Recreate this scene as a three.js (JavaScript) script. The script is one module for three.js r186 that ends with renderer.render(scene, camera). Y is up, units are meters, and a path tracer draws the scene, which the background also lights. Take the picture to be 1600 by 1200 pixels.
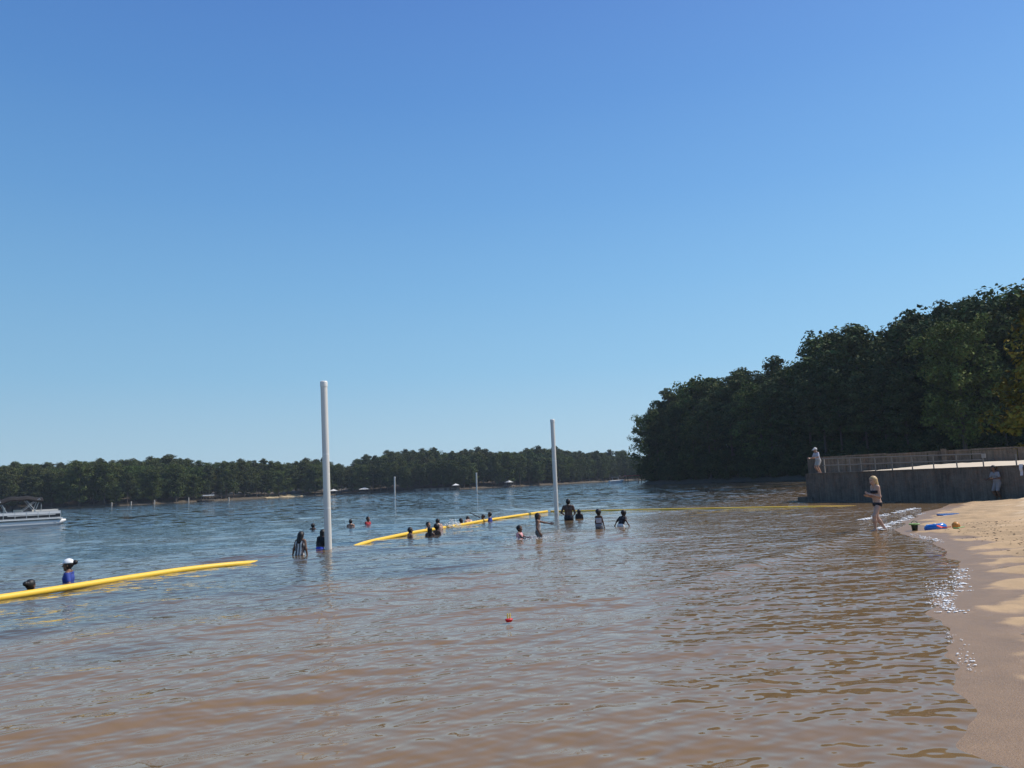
import * as THREE from 'three';
import { mergeGeometries } from 'three/addons/utils/BufferGeometryUtils.js';
import { createNoise2D } from 'simplex-noise';

// ---------------------------------------------------------------- camera, sky, sun, exposure
const scene = new THREE.Scene();
const renderer = new THREE.WebGLRenderer({ antialias: true });
renderer.toneMapping = THREE.LinearToneMapping;
renderer.toneMappingExposure = 1.0;
renderer.shadowMap.enabled = true;
renderer.setSize(1024, 768);
const D2R = Math.PI / 180;
const camera = new THREE.PerspectiveCamera(52, 4 / 3, 0.1, 4000);
camera.position.set(0, 1.9, 0);
camera.rotation.order = 'YXZ';
camera.rotation.set(7.14 * D2R, 0, -2.6 * D2R);

const SUN_AZ = 77 * D2R, SUN_EL = 50 * D2R;      // azimuth to the right of the view
const sunDir = new THREE.Vector3(Math.sin(SUN_AZ) * Math.cos(SUN_EL), Math.sin(SUN_EL), -Math.cos(SUN_AZ) * Math.cos(SUN_EL));
{
  const W = 512, H = 256, data = new Float32Array(W * H * 4);
  const lin = (c) => { c /= 255; return c <= 0.04045 ? c / 12.92 : Math.pow((c + 0.055) / 1.055, 2.4); };
  const table = [[-90, 190, 216, 231], [0, 190, 216, 231], [3, 176, 211, 232], [8, 148, 197, 232], [14, 127, 181, 227], [20, 108, 163, 219], [27, 91, 144, 208], [34, 80, 128, 197], [60, 60, 102, 166], [90, 53, 92, 155]];
  for (let j = 0; j < H; j++) for (let i = 0; i < W; i++) {
    const el = ((j + 0.5) / H - 0.5) * Math.PI, az = ((i + 0.5) / W - 0.5) * 2 * Math.PI, e = el / D2R;
    let k = 1; while (k < table.length - 1 && e > table[k][0]) k++;
    const a = table[k - 1], b = table[k], t = Math.min(1, Math.max(0, (e - a[0]) / (b[0] - a[0])));
    const x = Math.cos(az) * Math.cos(el), y = Math.sin(el), z = Math.sin(az) * Math.cos(el);
    const c = x * sunDir.x + Math.max(0, y) * sunDir.y + z * sunDir.z, g = 0.80 + 0.50 * Math.pow((1 + c) / 2, 2.2), w = 0.08 * Math.pow((1 + c) / 2, 6);
    for (let q = 0; q < 3; q++) data[(j * W + i) * 4 + q] = (lin(a[q + 1]) * (1 - t) + lin(b[q + 1]) * t) * g + w;
    data[(j * W + i) * 4 + 3] = 1;
  }
  const sky = new THREE.DataTexture(data, W, H, THREE.RGBAFormat, THREE.FloatType);
  sky.mapping = THREE.EquirectangularReflectionMapping; sky.magFilter = THREE.LinearFilter; sky.minFilter = THREE.LinearFilter; sky.needsUpdate = true;
  scene.background = sky; scene.environment = sky;
}
const sun = new THREE.DirectionalLight(new THREE.Color(1, 0.93, 0.82), 4.6);
sun.position.copy(sunDir).multiplyScalar(300); sun.castShadow = true;
sun.shadow.camera.left = -120; sun.shadow.camera.right = 120; sun.shadow.camera.top = 120; sun.shadow.camera.bottom = -120; sun.shadow.camera.far = 900;
sun.shadow.mapSize.set(4096, 4096);
scene.add(sun, sun.target);
scene.fog = new THREE.FogExp2(new THREE.Color(0.72, 0.82, 0.95), 0.00016);

// ---------------------------------------------------------------- helpers
function rng(seed) { let s = seed | 0; return () => { s = (s + 0x6d2b79f5) | 0; let t = Math.imul(s ^ (s >>> 15), 1 | s); t = (t + Math.imul(t ^ (t >>> 7), 61 | t)) ^ t; return ((t ^ (t >>> 14)) >>> 0) / 4294967296; }; }
const rand = rng(11), noise = createNoise2D(rng(5)), noiseB = createNoise2D(rng(9));
const clamp = (x, a = 0, b = 1) => Math.min(b, Math.max(a, x)), lerp = (a, b, t) => a + (b - a) * t;
const sstep = (a, b, x) => { const t = clamp((x - a) / (b - a)); return t * t * (3 - 2 * t); };
const interp = (tab, x) => { let k = 1; while (k < tab.length - 1 && x > tab[k][0]) k++; const [x0, y0] = tab[k - 1], [x1, y1] = tab[k]; const t = clamp((x - x0) / (x1 - x0)); return lerp(y0, y1, t * t * (3 - 2 * t)); };
const V = (x, y, z) => new THREE.Vector3(x, y, z);
const rgb = (r, g, b) => new THREE.Color().setRGB(r, g, b);
function mat(r, g, b, roughness = 0.8, extra = {}) { return new THREE.MeshStandardMaterial({ color: rgb(r, g, b), roughness, ...extra }); }
const used = {};
function numbered(name) { const n = used[name] = (used[name] ?? -1) + 1; return n ? name + '_' + String(n).padStart(3, '0') : name; }
function shadows(o) { o.traverse((m) => { if (m.isMesh) { m.castShadow = true; m.receiveShadow = true; } }); return o; }
function tag(o, label, category, group) { o.userData.label = label; o.userData.category = category; if (group) o.userData.group = group; return o; }
function group(name, label, category, [x, y, z] = [0, 0, 0], turn = 0, grp) {
  const o = new THREE.Group(); o.name = numbered(name); o.position.set(x, y, z); o.rotation.y = turn; scene.add(o); return tag(o, label, category, grp);
}
function part(name, geos, material, parent) {
  const g = Array.isArray(geos) ? (geos.length > 1 ? mergeGeometries(geos.map((q) => { const c = q.index ? q.toNonIndexed() : q.clone(); for (const k of Object.keys(c.attributes)) if (!['position', 'normal', 'uv'].includes(k)) c.deleteAttribute(k); return c; })) : geos[0]) : geos;
  const m = new THREE.Mesh(g, material); m.name = name; m.castShadow = m.receiveShadow = true; parent.add(m); return m;
}
function structure(name, geo, material) { const m = part(numbered(name), geo, material, scene); m.userData.kind = 'structure'; return m; }
function box(w, h, d, x = 0, y = 0, z = 0, ry = 0, rz = 0) { const g = new THREE.BoxGeometry(w, h, d); if (rz) g.rotateZ(rz); if (ry) g.rotateY(ry); g.translate(x, y, z); return g; }
function bar(a, b, r, seg = 8, r2 = r) {
  const A = V(...a), B = V(...b), d = B.clone().sub(A), g = new THREE.CylinderGeometry(r2, r, d.length(), seg);
  g.applyQuaternion(new THREE.Quaternion().setFromUnitVectors(V(0, 1, 0), d.normalize())); const c = A.add(B).multiplyScalar(0.5); g.translate(c.x, c.y, c.z); return g;
}
function tube(points, r, seg = 40, rad = 8, closed = false) { return new THREE.TubeGeometry(new THREE.CatmullRomCurve3(points.map((p) => V(...p)), closed), seg, r, rad, closed); }
function gridGeometry(nu, nv, f, uvScale, extra) {   // f(i, j) -> [x, y, z]
  const pos = new Float32Array(nu * nv * 3), uv = new Float32Array(nu * nv * 2), index = new Uint32Array((nu - 1) * (nv - 1) * 6);
  let p = 0;
  for (let j = 0; j < nv; j++) for (let i = 0; i < nu; i++) { const q = f(i, j), k = j * nu + i; pos.set(q, k * 3); uv[k * 2] = q[0] * uvScale; uv[k * 2 + 1] = -q[2] * uvScale; }
  for (let j = 0; j < nv - 1; j++) for (let i = 0; i < nu - 1; i++) { const a = j * nu + i; index.set([a, a + 1, a + nu, a + 1, a + nu + 1, a + nu], p); p += 6; }
  const g = new THREE.BufferGeometry(); g.setAttribute('position', new THREE.BufferAttribute(pos, 3)); g.setAttribute('uv', new THREE.BufferAttribute(uv, 2)); g.setIndex(new THREE.BufferAttribute(index, 1));
  const n = pos[1 * 3 + 0]; g.computeVertexNormals();
  const nn = g.attributes.normal; if (nn.getY(Math.floor(nu * nv / 2)) < 0) { for (let k = 0; k < index.length; k += 3) { const t = index[k]; index[k] = index[k + 1]; index[k + 1] = t; } g.computeVertexNormals(); }
  return g;
}
function floatTexture(N, f, repeat, channel = 0) {   // one value in red, green and blue
  const d = new Float32Array(N * N * 4); for (let j = 0; j < N; j++) for (let i = 0; i < N; i++) { const v = f(i, j), k = (j * N + i) * 4; if (v.length) { d[k] = v[0]; d[k + 1] = v[1]; d[k + 2] = v[2]; } else d[k] = d[k + 1] = d[k + 2] = v; d[k + 3] = 1; }
  const t = new THREE.DataTexture(d, N, N, THREE.RGBAFormat, THREE.FloatType); t.wrapS = t.wrapT = THREE.RepeatWrapping; t.magFilter = t.minFilter = THREE.LinearFilter; t.repeat.set(repeat, repeat); t.channel = channel; t.needsUpdate = true; return t;
}
function tileNoise(N, seed, list) {   // periodic noise: list of [cells, weight]
  const out = new Float32Array(N * N), r = rng(seed);
  for (const [c, w] of list) {
    const lat = new Float32Array(c * c).map(() => r());
    for (let j = 0; j < N; j++) for (let i = 0; i < N; i++) {
      const x = i / N * c, y = j / N * c, ix = Math.floor(x), iy = Math.floor(y), fx = x - ix, fy = y - iy, sx = fx * fx * (3 - 2 * fx), sy = fy * fy * (3 - 2 * fy);
      const L = (a, b) => lat[(b % c) * c + (a % c)];
      out[j * N + i] += w * lerp(lerp(L(ix, iy), L(ix + 1, iy), sx), lerp(L(ix, iy + 1), L(ix + 1, iy + 1), sx), sy);
    }
  }
  return out;
}

// ---------------------------------------------------------------- the beach and the lake bed
const SO = [3.1, -5.3], ST = [0.479, -0.878], SN = [0.878, 0.479];       // the shoreline: a point, its direction, the landward side
const shoreOffset = [[-10, 0.3], [0, -0.1], [2.1, -0.32], [3.5, -0.34], [5.46, -0.55], [8.9, -0.32], [11.3, -0.3], [15.4, -0.6], [19.6, -1.72], [24, -1.7], [28.3, -1.33], [34, -0.5], [38.4, 0], [60, 1]];
const toSD = (x, z) => [(x - SO[0]) * ST[0] + (z - SO[1]) * ST[1], (x - SO[0]) * SN[0] + (z - SO[1]) * SN[1]];
const fromSD = (s, d) => [SO[0] + s * ST[0] + d * SN[0], SO[1] + s * ST[1] + d * SN[1]];
const prints = [];                                                         // trodden dents in the dry sand
{ const r = rng(21); for (let k = 0; k < 900; k++) { const s = 4 + 36 * r(), d = 2.6 + 10 * Math.pow(r(), 1.2); prints.push([s, d, 0.09 + 0.12 * r(), 0.012 + 0.03 * r()]); } }
const cells = new Map(); for (const p of prints) { const k = Math.floor(p[0]) + ',' + Math.floor(p[1]); if (!cells.has(k)) cells.set(k, []); cells.get(k).push(p); }
function sandHeight(x, z) {
  const [s, d0] = toSD(x, z), d = d0 - interp(shoreOffset, s);
  if (d <= -0.6) return Math.max(-3, 0.042 * (d + 0.6) - 0.03 + 0.01 * noise(x * 0.6, z * 0.6));
  let h = d < 0 ? 0.05 * d : d < 1 ? 0.05 * d : d < 5 ? 0.05 + 0.075 * (d - 1) : 0.35 + 0.045 * (d - 5);
  const on = sstep(0.3, 1.1, d);
  const ss = s + 0.5 * noise(d * 0.35, s * 0.2), cusp = Math.sin(ss * 2 * Math.PI / 1.55 + 1.1 * d * 0.3);
  h += on * (1 - 0.7 * sstep(4, 7, d)) * (0.046 * (cusp > 0 ? Math.pow(cusp, 0.7) : -Math.pow(-cusp, 1.4)) + 0.03 * noise(s * 0.55, d * 0.8) - 0.004);
  h += 0.006 * noise(x * 2.1, z * 2.1) * on;
  if (d > 2) for (let a = -1; a < 2; a++) for (let b = -1; b < 2; b++) for (const p of cells.get((Math.floor(s) + a) + ',' + (Math.floor(d0) + b)) ?? []) {
    const q = ((s - p[0]) ** 2 + (d0 - p[1]) ** 2) / (p[2] * p[2]); if (q < 4) h += p[3] * (-Math.exp(-q * 1.6) + 0.45 * Math.exp(-((Math.sqrt(q) - 1.25) ** 2) * 8));
  }
  return h;
}
const bedHeight = (x, z) => sandHeight(x, z);
const graded = (stops) => { const o = []; for (let k = 0; k < stops.length - 1; k++) { const [a, n] = stops[k], b = stops[k + 1][0]; for (let i = 0; i < n; i++) o.push(a + (b - a) * i / n); } o.push(stops[stops.length - 1][0]); return o; };
{
  const ss = graded([[-9, 40], [-2, 340], [15, 260], [30, 130], [42, 40], [60, 1]]), dd = graded([[-3, 30], [-1, 150], [5, 110], [10, 60], [17, 25], [45, 1]]);
  const g = gridGeometry(ss.length, dd.length, (i, j) => { const [x, z] = fromSD(ss[i], dd[j]); return [x, sandHeight(x, z), z]; }, 1 / 1.6);
  const n = g.attributes.position.count, col = new Float32Array(n * 3), uv1 = new Float32Array(n * 2), P = g.attributes.position;
  const wetOf = (x, y, z) => { const e = y + 0.02 * noise(x * 0.9, z * 0.9) + 0.01 * noiseB(x * 3, z * 3); return [1 - sstep(0.032, 0.055, e), 1 - sstep(0.20, 0.27, e + 0.03 * noiseB(x * 0.5, z * 0.5))]; };
  for (let k = 0; k < n; k++) {
    const x = P.getX(k), y = P.getY(k), z = P.getZ(k), [wet, damp] = wetOf(x, y, z), v = 1 + 0.07 * noiseB(x * 1.3, z * 1.3) + 0.05 * noise(x * 5, z * 5);
    const c = [0.63, 0.455, 0.275].map((q, m) => lerp(lerp(q, [0.49, 0.33, 0.18][m], damp), [0.295, 0.183, 0.092][m], wet) * v); col.set(c, k * 3);
    uv1[k * 2] = (x + 10) / 64; uv1[k * 2 + 1] = (z + 60) / 64;
  }
  g.setAttribute('color', new THREE.BufferAttribute(col, 3)); g.setAttribute('uv1', new THREE.BufferAttribute(uv1, 2));
  const grain = tileNoise(512, 31, [[256, 0.5], [128, 0.3], [37, 0.12], [9, 0.08]]);
  const rough = floatTexture(1024, (i, j) => { const x = (i + 0.5) / 1024 * 64 - 10, z = (j + 0.5) / 1024 * 64 - 60, [wet] = wetOf(x, sandHeight(x, z), z); return lerp(0.95, 0.36, wet); }, 1, 1);
  structure('beach', g, new THREE.MeshStandardMaterial({ vertexColors: true, roughness: 1, roughnessMap: rough, map: floatTexture(512, (i, j) => { const v = 0.84 + 0.32 * (grain[j * 512 + i]); return [v, v * 0.99, v * 0.97]; }, 1), bumpMap: floatTexture(512, (i, j) => grain[j * 512 + i], 1), bumpScale: 0.006 }));
  const bx = graded([[-700, 14], [-60, 60], [40, 10], [200, 1]]), bz = graded([[-800, 14], [-100, 50], [10, 1]]);
  structure('lake_bed', gridGeometry(bx.length, bz.length, (i, j) => [bx[i], Math.min(-0.12, bedHeight(bx[i], bz[j])) - 0.06, bz[j]], 0.3), mat(0.25, 0.15, 0.09, 0.95));
}

// ---------------------------------------------------------------- the lake
{
  const r = rng(77), comps = [];
  for (let k = 0; k < 84; k++) {
    const L = 0.34 * Math.pow(4.2 / 0.34, Math.pow(r(), 1.4)), th = (r() + r() + r() - 1.5) * 0.85 + 0.30 + (L < 0.9 ? (r() - 0.5) * 0.5 : 0), K = 2 * Math.PI / L;
    comps.push([Math.sin(th) * K, Math.cos(th) * K, r() * 6.283, (0.0122 * (0.75 + 0.5 * r())) / K, L]);
  }
  const crest = [[1.86, -12.76], [3.33, -14.69], [5.23, -16.98], [8.04, -20.64], [9.9, -23.2]];
  const ridge = (x, z) => { let best = 1e9, t0 = 0; for (let k = 0; k < crest.length - 1; k++) { const [ax, az] = crest[k], [bx, bz] = crest[k + 1], dx = bx - ax, dz = bz - az, t = clamp(((x - ax) * dx + (z - az) * dz) / (dx * dx + dz * dz)), q = Math.hypot(x - ax - t * dx, z - az - t * dz); if (q < best) { best = q; t0 = (k + t) / (crest.length - 1) * (((x - ax) * dz - (z - az) * dx) > 0 ? 1 : -1) || 0; } } return 0.075 * Math.exp(-((best / 0.3) ** 2)) * sstep(0, 0.35, Math.abs(t0)); };
  const rr = []; for (let q = 1; q < 760;) { rr.push(q); q += clamp(0.00024 * q * q, 0.03, 3.2); }
  const NA = 560, A0 = -58 * D2R, A1 = 58 * D2R, nv = rr.length;
  const calm = (x, z) => 0.72 + 0.5 * noise(x * 0.035, z * 0.05) * 0.8 + 0.18 * noiseB(x * 0.13, z * 0.2);
  const g = gridGeometry(NA, nv, (i, j) => {
    const a = A0 + (A1 - A0) * i / (NA - 1), q = rr[j], x = Math.sin(a) * q, z = -Math.cos(a) * q, cell = Math.max(q * 0.0036, (rr[j + 1] ?? rr[j] + 3) - rr[j]);
    let y = 0; for (const c of comps) if (c[4] > 2.2 * cell) y += c[3] * Math.sin(c[0] * x + c[1] * z + c[2]);
    const [s, d0] = toSD(x, z), d = d0 - interp(shoreOffset, s), near = sstep(0.3, -5, d);
    y *= clamp(calm(x, z), 0.3, 1.4) * (0.25 + 0.75 * near);
    if (q < 40) y += ridge(x, z);
    return [x, y, z];
  }, 1 / 7);
  const P0 = g.attributes.position, NN = g.attributes.normal, up = V(0, 1, 0);   // waves too short for the mesh further out live on in its normals; the open lake is rougher than the bathing bay
  for (let j = 0; j < nv; j++) { const q = rr[j], cell = Math.max(q * 0.0036, (rr[j + 1] ?? rr[j] + 3) - rr[j]); if (q < 30) continue;
    for (let i = 0; i < NA; i++) { const k = j * NA + i, x = P0.getX(k), z = P0.getZ(k); let sx = 0, sz = 0; for (const c of comps) if (c[4] <= 2.2 * cell) { const e = c[3] * Math.cos(c[0] * x + c[1] * z + c[2]); sx += c[0] * e; sz += c[1] * e; }
      const w = clamp(calm(x, z), 0.3, 1.4) * 1.7 * sstep(30, 70, q); up.set(NN.getX(k) - w * sx, NN.getY(k), NN.getZ(k) - w * sz).normalize(); NN.setXYZ(k, up.x, up.y, up.z); } }
  const P = g.attributes.position, col = new Float32Array(P.count * 3);   // stirred-up red clay in ragged plumes off the beach, darker lake water beyond
  for (let k = 0; k < P.count; k++) { const x = P.getX(k), z = P.getZ(k), off = -toSD(x, z)[1], silt = sstep(0.2, -0.2, (off - 13.5) / 22 + 0.28 * noise(x * 0.06, z * 0.06) + 0.2 * noiseB(x * 0.21, z * 0.21)); for (let q = 0; q < 3; q++) col[k * 3 + q] = lerp(lerp([0.026, 0.03, 0.031][q], [0.10, 0.08, 0.055][q], sstep(0.25, -0.25, (off - 26) / 40 + 0.4 * noise(x * 0.03 + 7, z * 0.05) + 0.2 * noiseB(x * 0.12, z * 0.2))), [0.214, 0.133, 0.061][q], silt); }
  g.setAttribute('color', new THREE.BufferAttribute(col, 3));
  const N = 1024, h = new Float32Array(N * N), R = rng(55);
  for (let k = 0; k < 110; k++) {
    const L = 0.10 * Math.pow(0.75 / 0.10, R()), th = (R() + R() + R() - 1.5) * 1.15 + 0.3, kx = Math.round(Math.sin(th) * 7 / L), ky = Math.round(Math.cos(th) * 7 / L), K = Math.hypot(kx, ky) * 2 * Math.PI / 7 || 1, a = 0.0115 / K * (0.6 + 0.8 * R()), ph = R() * 6.283;
    const cx = new Float32Array(N), sx = new Float32Array(N); for (let i = 0; i < N; i++) { cx[i] = Math.cos(2 * Math.PI * kx * i / N + ph); sx[i] = Math.sin(2 * Math.PI * kx * i / N + ph); }
    for (let j = 0; j < N; j++) { const c = Math.cos(2 * Math.PI * ky * j / N) * a, s = Math.sin(2 * Math.PI * ky * j / N) * a; for (let i = 0; i < N; i++) h[j * N + i] += sx[i] * c - cx[i] * s; }
  }
  const water = new THREE.MeshPhysicalMaterial({ vertexColors: true, roughness: 0.05, ior: 1.333, bumpMap: floatTexture(N, (i, j) => 0.5 + h[j * N + i] * 10, 1), bumpScale: 0.09 });
  structure('lake_water', g, water);
}

// ---------------------------------------------------------------- wooded shores
function polylineAt(line, s) { let k = 0; while (k < line.length - 2 && s > line[k + 1][2]) k++; const a = line[k], b = line[k + 1], t = (s - a[2]) / (b[2] - a[2]), L = Math.hypot(b[0] - a[0], b[1] - a[1]); return [lerp(a[0], b[0], t), lerp(a[1], b[1], t), (b[1] - a[1]) / L, -(b[0] - a[0]) / L]; }
function measured(points) { let s = 0; return points.map((p, k) => { if (k) s += Math.hypot(p[0] - points[k - 1][0], p[1] - points[k - 1][1]); return [p[0], p[1], s]; }); }
function smoothNormal(line, s) { let x = 0, z = 0; for (let k = -3; k <= 3; k++) { const q = polylineAt(line, clamp(s + k * 9, 0, line[line.length - 1][2])); x += q[2]; z += q[3]; } const L = Math.hypot(x, z); return [x / L, z / L]; }
function shoreTerrain(name, line, profile, depth, m) {
  const total = line[line.length - 1][2], n = Math.ceil(total / 3) + 1, us = graded([[-6, 6], [0, 8], [4, 12], [40, 10], [depth, 1]]);
  const spot = (s, u) => { const q = polylineAt(line, s), [nx, nz] = smoothNormal(line, s); return [q[0] + nx * u, q[1] + nz * u]; };
  structure(name, gridGeometry(us.length, n, (i, j) => { const s = total * j / (n - 1), [x, z] = spot(s, us[i]); return [x, us[i] < 0 ? us[i] * 0.25 : profile(us[i], s) + 0.25 * noise(x * 0.2, z * 0.2) * sstep(0, 3, us[i]), z]; }, 0.25), m);
  return (s, u) => { const [x, z] = spot(s, u); return [x, profile(u, s) - 0.2, z]; };
}
const soil = tileNoise(256, 41, [[64, 0.4], [23, 0.35], [7, 0.25]]);
const bankMat = new THREE.MeshStandardMaterial({ color: rgb(0.085, 0.066, 0.045), roughness: 0.95, map: floatTexture(256, (i, j) => { const v = 0.5 + soil[j * 256 + i]; return [v, v, v * 0.95]; }, 0.6) });
const pointLine = measured([[75, -420], [58, -300], [40, -235], [31.5, -206], [34, -192], [42, -178], [50.5, -160], [54, -142], [60, -126], [74, -110], [98, -96], [150, -85]]);
const pointGround = shoreTerrain('wooded_point', pointLine, (u) => 0.55 * sstep(0, 2.5, u) + 0.11 * Math.max(0, u - 2), 90, bankMat);
const farLine = measured([[-290, -262], [-200, -284], [-165, -286], [-140, -296], [-122, -322], [-108, -360], [-85, -378], [-50, -372], [-24, -372], [18, -410], [60, -478], [95, -540], [150, -640]]);
const farGround = shoreTerrain('far_shore', farLine, (u, s) => 0.7 * sstep(0, 3, u) + 0.05 * Math.max(0, u - 3) * (0.85 + 0.7 * noise(s * 0.011, 4)) * sstep(0, 130, s + 40), 140, bankMat);

// ---------------------------------------------------------------- trees
const leafMat = new THREE.MeshPhysicalMaterial({ vertexColors: true, roughness: 0.9, specularIntensity: 0.35, side: THREE.DoubleSide, flatShading: true });
const barkMat = mat(0.10, 0.075, 0.055, 0.95);
function treeGeometry(seed, o) {   // unit height; limbs, then puffs of small leaf faces at their ends
  const r = rng(seed), puffs = [], wood = [], pos = [], col = [], idx = [];
  const lean = [(r() - 0.5) * 0.05, (r() - 0.5) * 0.05], stem = (t) => [lean[0] * t * t, t, lean[1] * t * t];
  const tops = 7; for (let k = 0; k < tops; k++) wood.push(bar(stem(k / tops * 0.94), stem((k + 1) / tops * 0.94), o.trunk * (1 - 0.85 * k / tops), 6, o.trunk * (1 - 0.85 * (k + 1) / tops)));
  for (let k = 0; k < o.limbs; k++) {
    const t = o.base + (1 - o.base) * Math.pow((k + r() * 0.9) / o.limbs, 0.9) * 0.96, u = (t - o.base) / (1 - o.base), w = o.width * o.shape(u) * (0.65 + 0.5 * r()), a = k * 2.4 + r() * 0.9;
    const p = stem(t * 0.97), tip = [p[0] + Math.cos(a) * w, p[1] + (o.rise * w) * (0.3 + r()), p[2] + Math.sin(a) * w];
    wood.push(bar(p, tip, o.trunk * 0.28 * (1.1 - u), 4, o.trunk * 0.06));
    const count = w > 0.08 ? 3 : 2;
    for (let q = 0; q < count; q++) { const f = count === 1 ? 1 : lerp(0.35, 1, q / (count - 1)); puffs.push([lerp(p[0], tip[0], f) + (r() - 0.5) * 0.03, lerp(p[1], tip[1], f) + (r() - 0.3) * 0.025, lerp(p[2], tip[2], f) + (r() - 0.5) * 0.03, o.puff * (0.65 + 0.65 * r()), 0.72 + 0.6 * r()]); }
  }
  puffs.push([...stem(0.97), o.puff * 0.9, 1.1], [...stem(0.9), o.puff * 1.1, 1]);
  for (const [x, y, z, R, tone] of puffs) for (let k = 0; k < o.leaves; k++) {
    let a, b, c, L; do { a = r() * 2 - 1; b = r() * 2 - 1; c = r() * 2 - 1; L = a * a + b * b + c * c; } while (L > 1 || L < 0.12);
    const px = x + a * R, py = y + b * R * o.flat, pz = z + c * R, s = o.leaf * (0.6 + 0.8 * r());
    const n = V(a + (r() - 0.5) * 1.6, b + 0.5 + (r() - 0.5) * 1.6, c + (r() - 0.5) * 1.6).normalize(), u = V(r() - 0.5, r() - 0.5, r() - 0.5).cross(n).normalize(), w = n.clone().cross(u);
    const i0 = pos.length / 3, bend = 0.35 * s;
    for (const [e, f2, h] of [[-1, -0.45, 0], [0.1, -0.6, bend], [1, 0.05, 0], [-0.05, 0.62, bend * 0.6]]) pos.push(px + (u.x * e + w.x * f2) * s + n.x * h, py + (u.y * e + w.y * f2) * s + n.y * h, pz + (u.z * e + w.z * f2) * s + n.z * h);
    idx.push(i0, i0 + 1, i0 + 2, i0, i0 + 2, i0 + 3);
    const v = tone * (0.75 + 0.5 * r()); const cc = o.color.map((q, m) => q * v * (m === 0 ? 0.85 + 0.35 * r() : 1)); for (let m = 0; m < 4; m++) col.push(...cc);
  }
  const g = new THREE.BufferGeometry(); g.setAttribute('position', new THREE.Float32BufferAttribute(pos, 3)); g.setAttribute('color', new THREE.Float32BufferAttribute(col, 3)); g.setIndex(idx); g.computeVertexNormals();
  return { crown: g, trunk: mergeGeometries(wood.map((q) => q.toNonIndexed())) };
}
const pineShape = (u) => u < 0.25 ? 0.55 + 1.6 * u : 0.98 - 0.75 * Math.pow((u - 0.25) / 0.75, 1.6), roundShape = (u) => 0.25 + Math.sqrt(Math.max(0, 1 - (1.7 * u - 0.75) ** 2)) * 0.85;
const pineOpt = { base: 0.3, limbs: 26, width: 0.17, shape: pineShape, rise: 0.35, trunk: 0.013, puff: 0.058, flat: 0.62, leaves: 62, leaf: 0.0125, color: [0.062, 0.078, 0.026] };
const leafOpt = { base: 0.12, limbs: 30, width: 0.23, shape: roundShape, rise: 0.45, trunk: 0.016, puff: 0.07, flat: 0.8, leaves: 66, leaf: 0.0145, color: [0.074, 0.098, 0.026] };
const kinds = [];
for (let k = 0; k < 5; k++) kinds.push(['pine_tree', treeGeometry(100 + k, { ...pineOpt, base: 0.22 + 0.05 * k, width: 0.15 + 0.012 * k, color: pineOpt.color.map((c, m) => c * (0.85 + 0.09 * k) * (m === 2 ? 1.05 : 1)) })]);
for (let k = 0; k < 3; k++) kinds.push(['broadleaf_tree', treeGeometry(200 + k, { ...leafOpt, width: 0.2 + 0.02 * k, color: leafOpt.color.map((c) => c * (0.85 + 0.15 * k)) })]);
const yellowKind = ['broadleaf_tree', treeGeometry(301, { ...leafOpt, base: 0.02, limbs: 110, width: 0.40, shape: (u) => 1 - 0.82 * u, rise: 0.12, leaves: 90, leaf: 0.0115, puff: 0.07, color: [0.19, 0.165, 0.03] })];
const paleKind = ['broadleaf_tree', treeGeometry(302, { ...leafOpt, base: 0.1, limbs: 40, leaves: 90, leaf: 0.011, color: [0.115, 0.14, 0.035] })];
const bushKind = ['shrub', treeGeometry(303, { ...leafOpt, base: 0.03, limbs: 20, width: 0.5, leaves: 60, leaf: 0.04, puff: 0.17, trunk: 0.02, color: [0.06, 0.078, 0.026] })];
function plantTree([name, geo], [x, y, z], h, turn, label, category, grp, wide = 1) {
  const o = group(name, label, category, [x, y, z], turn, grp); o.scale.set(h * wide, h, h * wide);
  part('trunk', geo.trunk, barkMat, o); part('crown', geo.crown, leafMat, o); return o;
}
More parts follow.
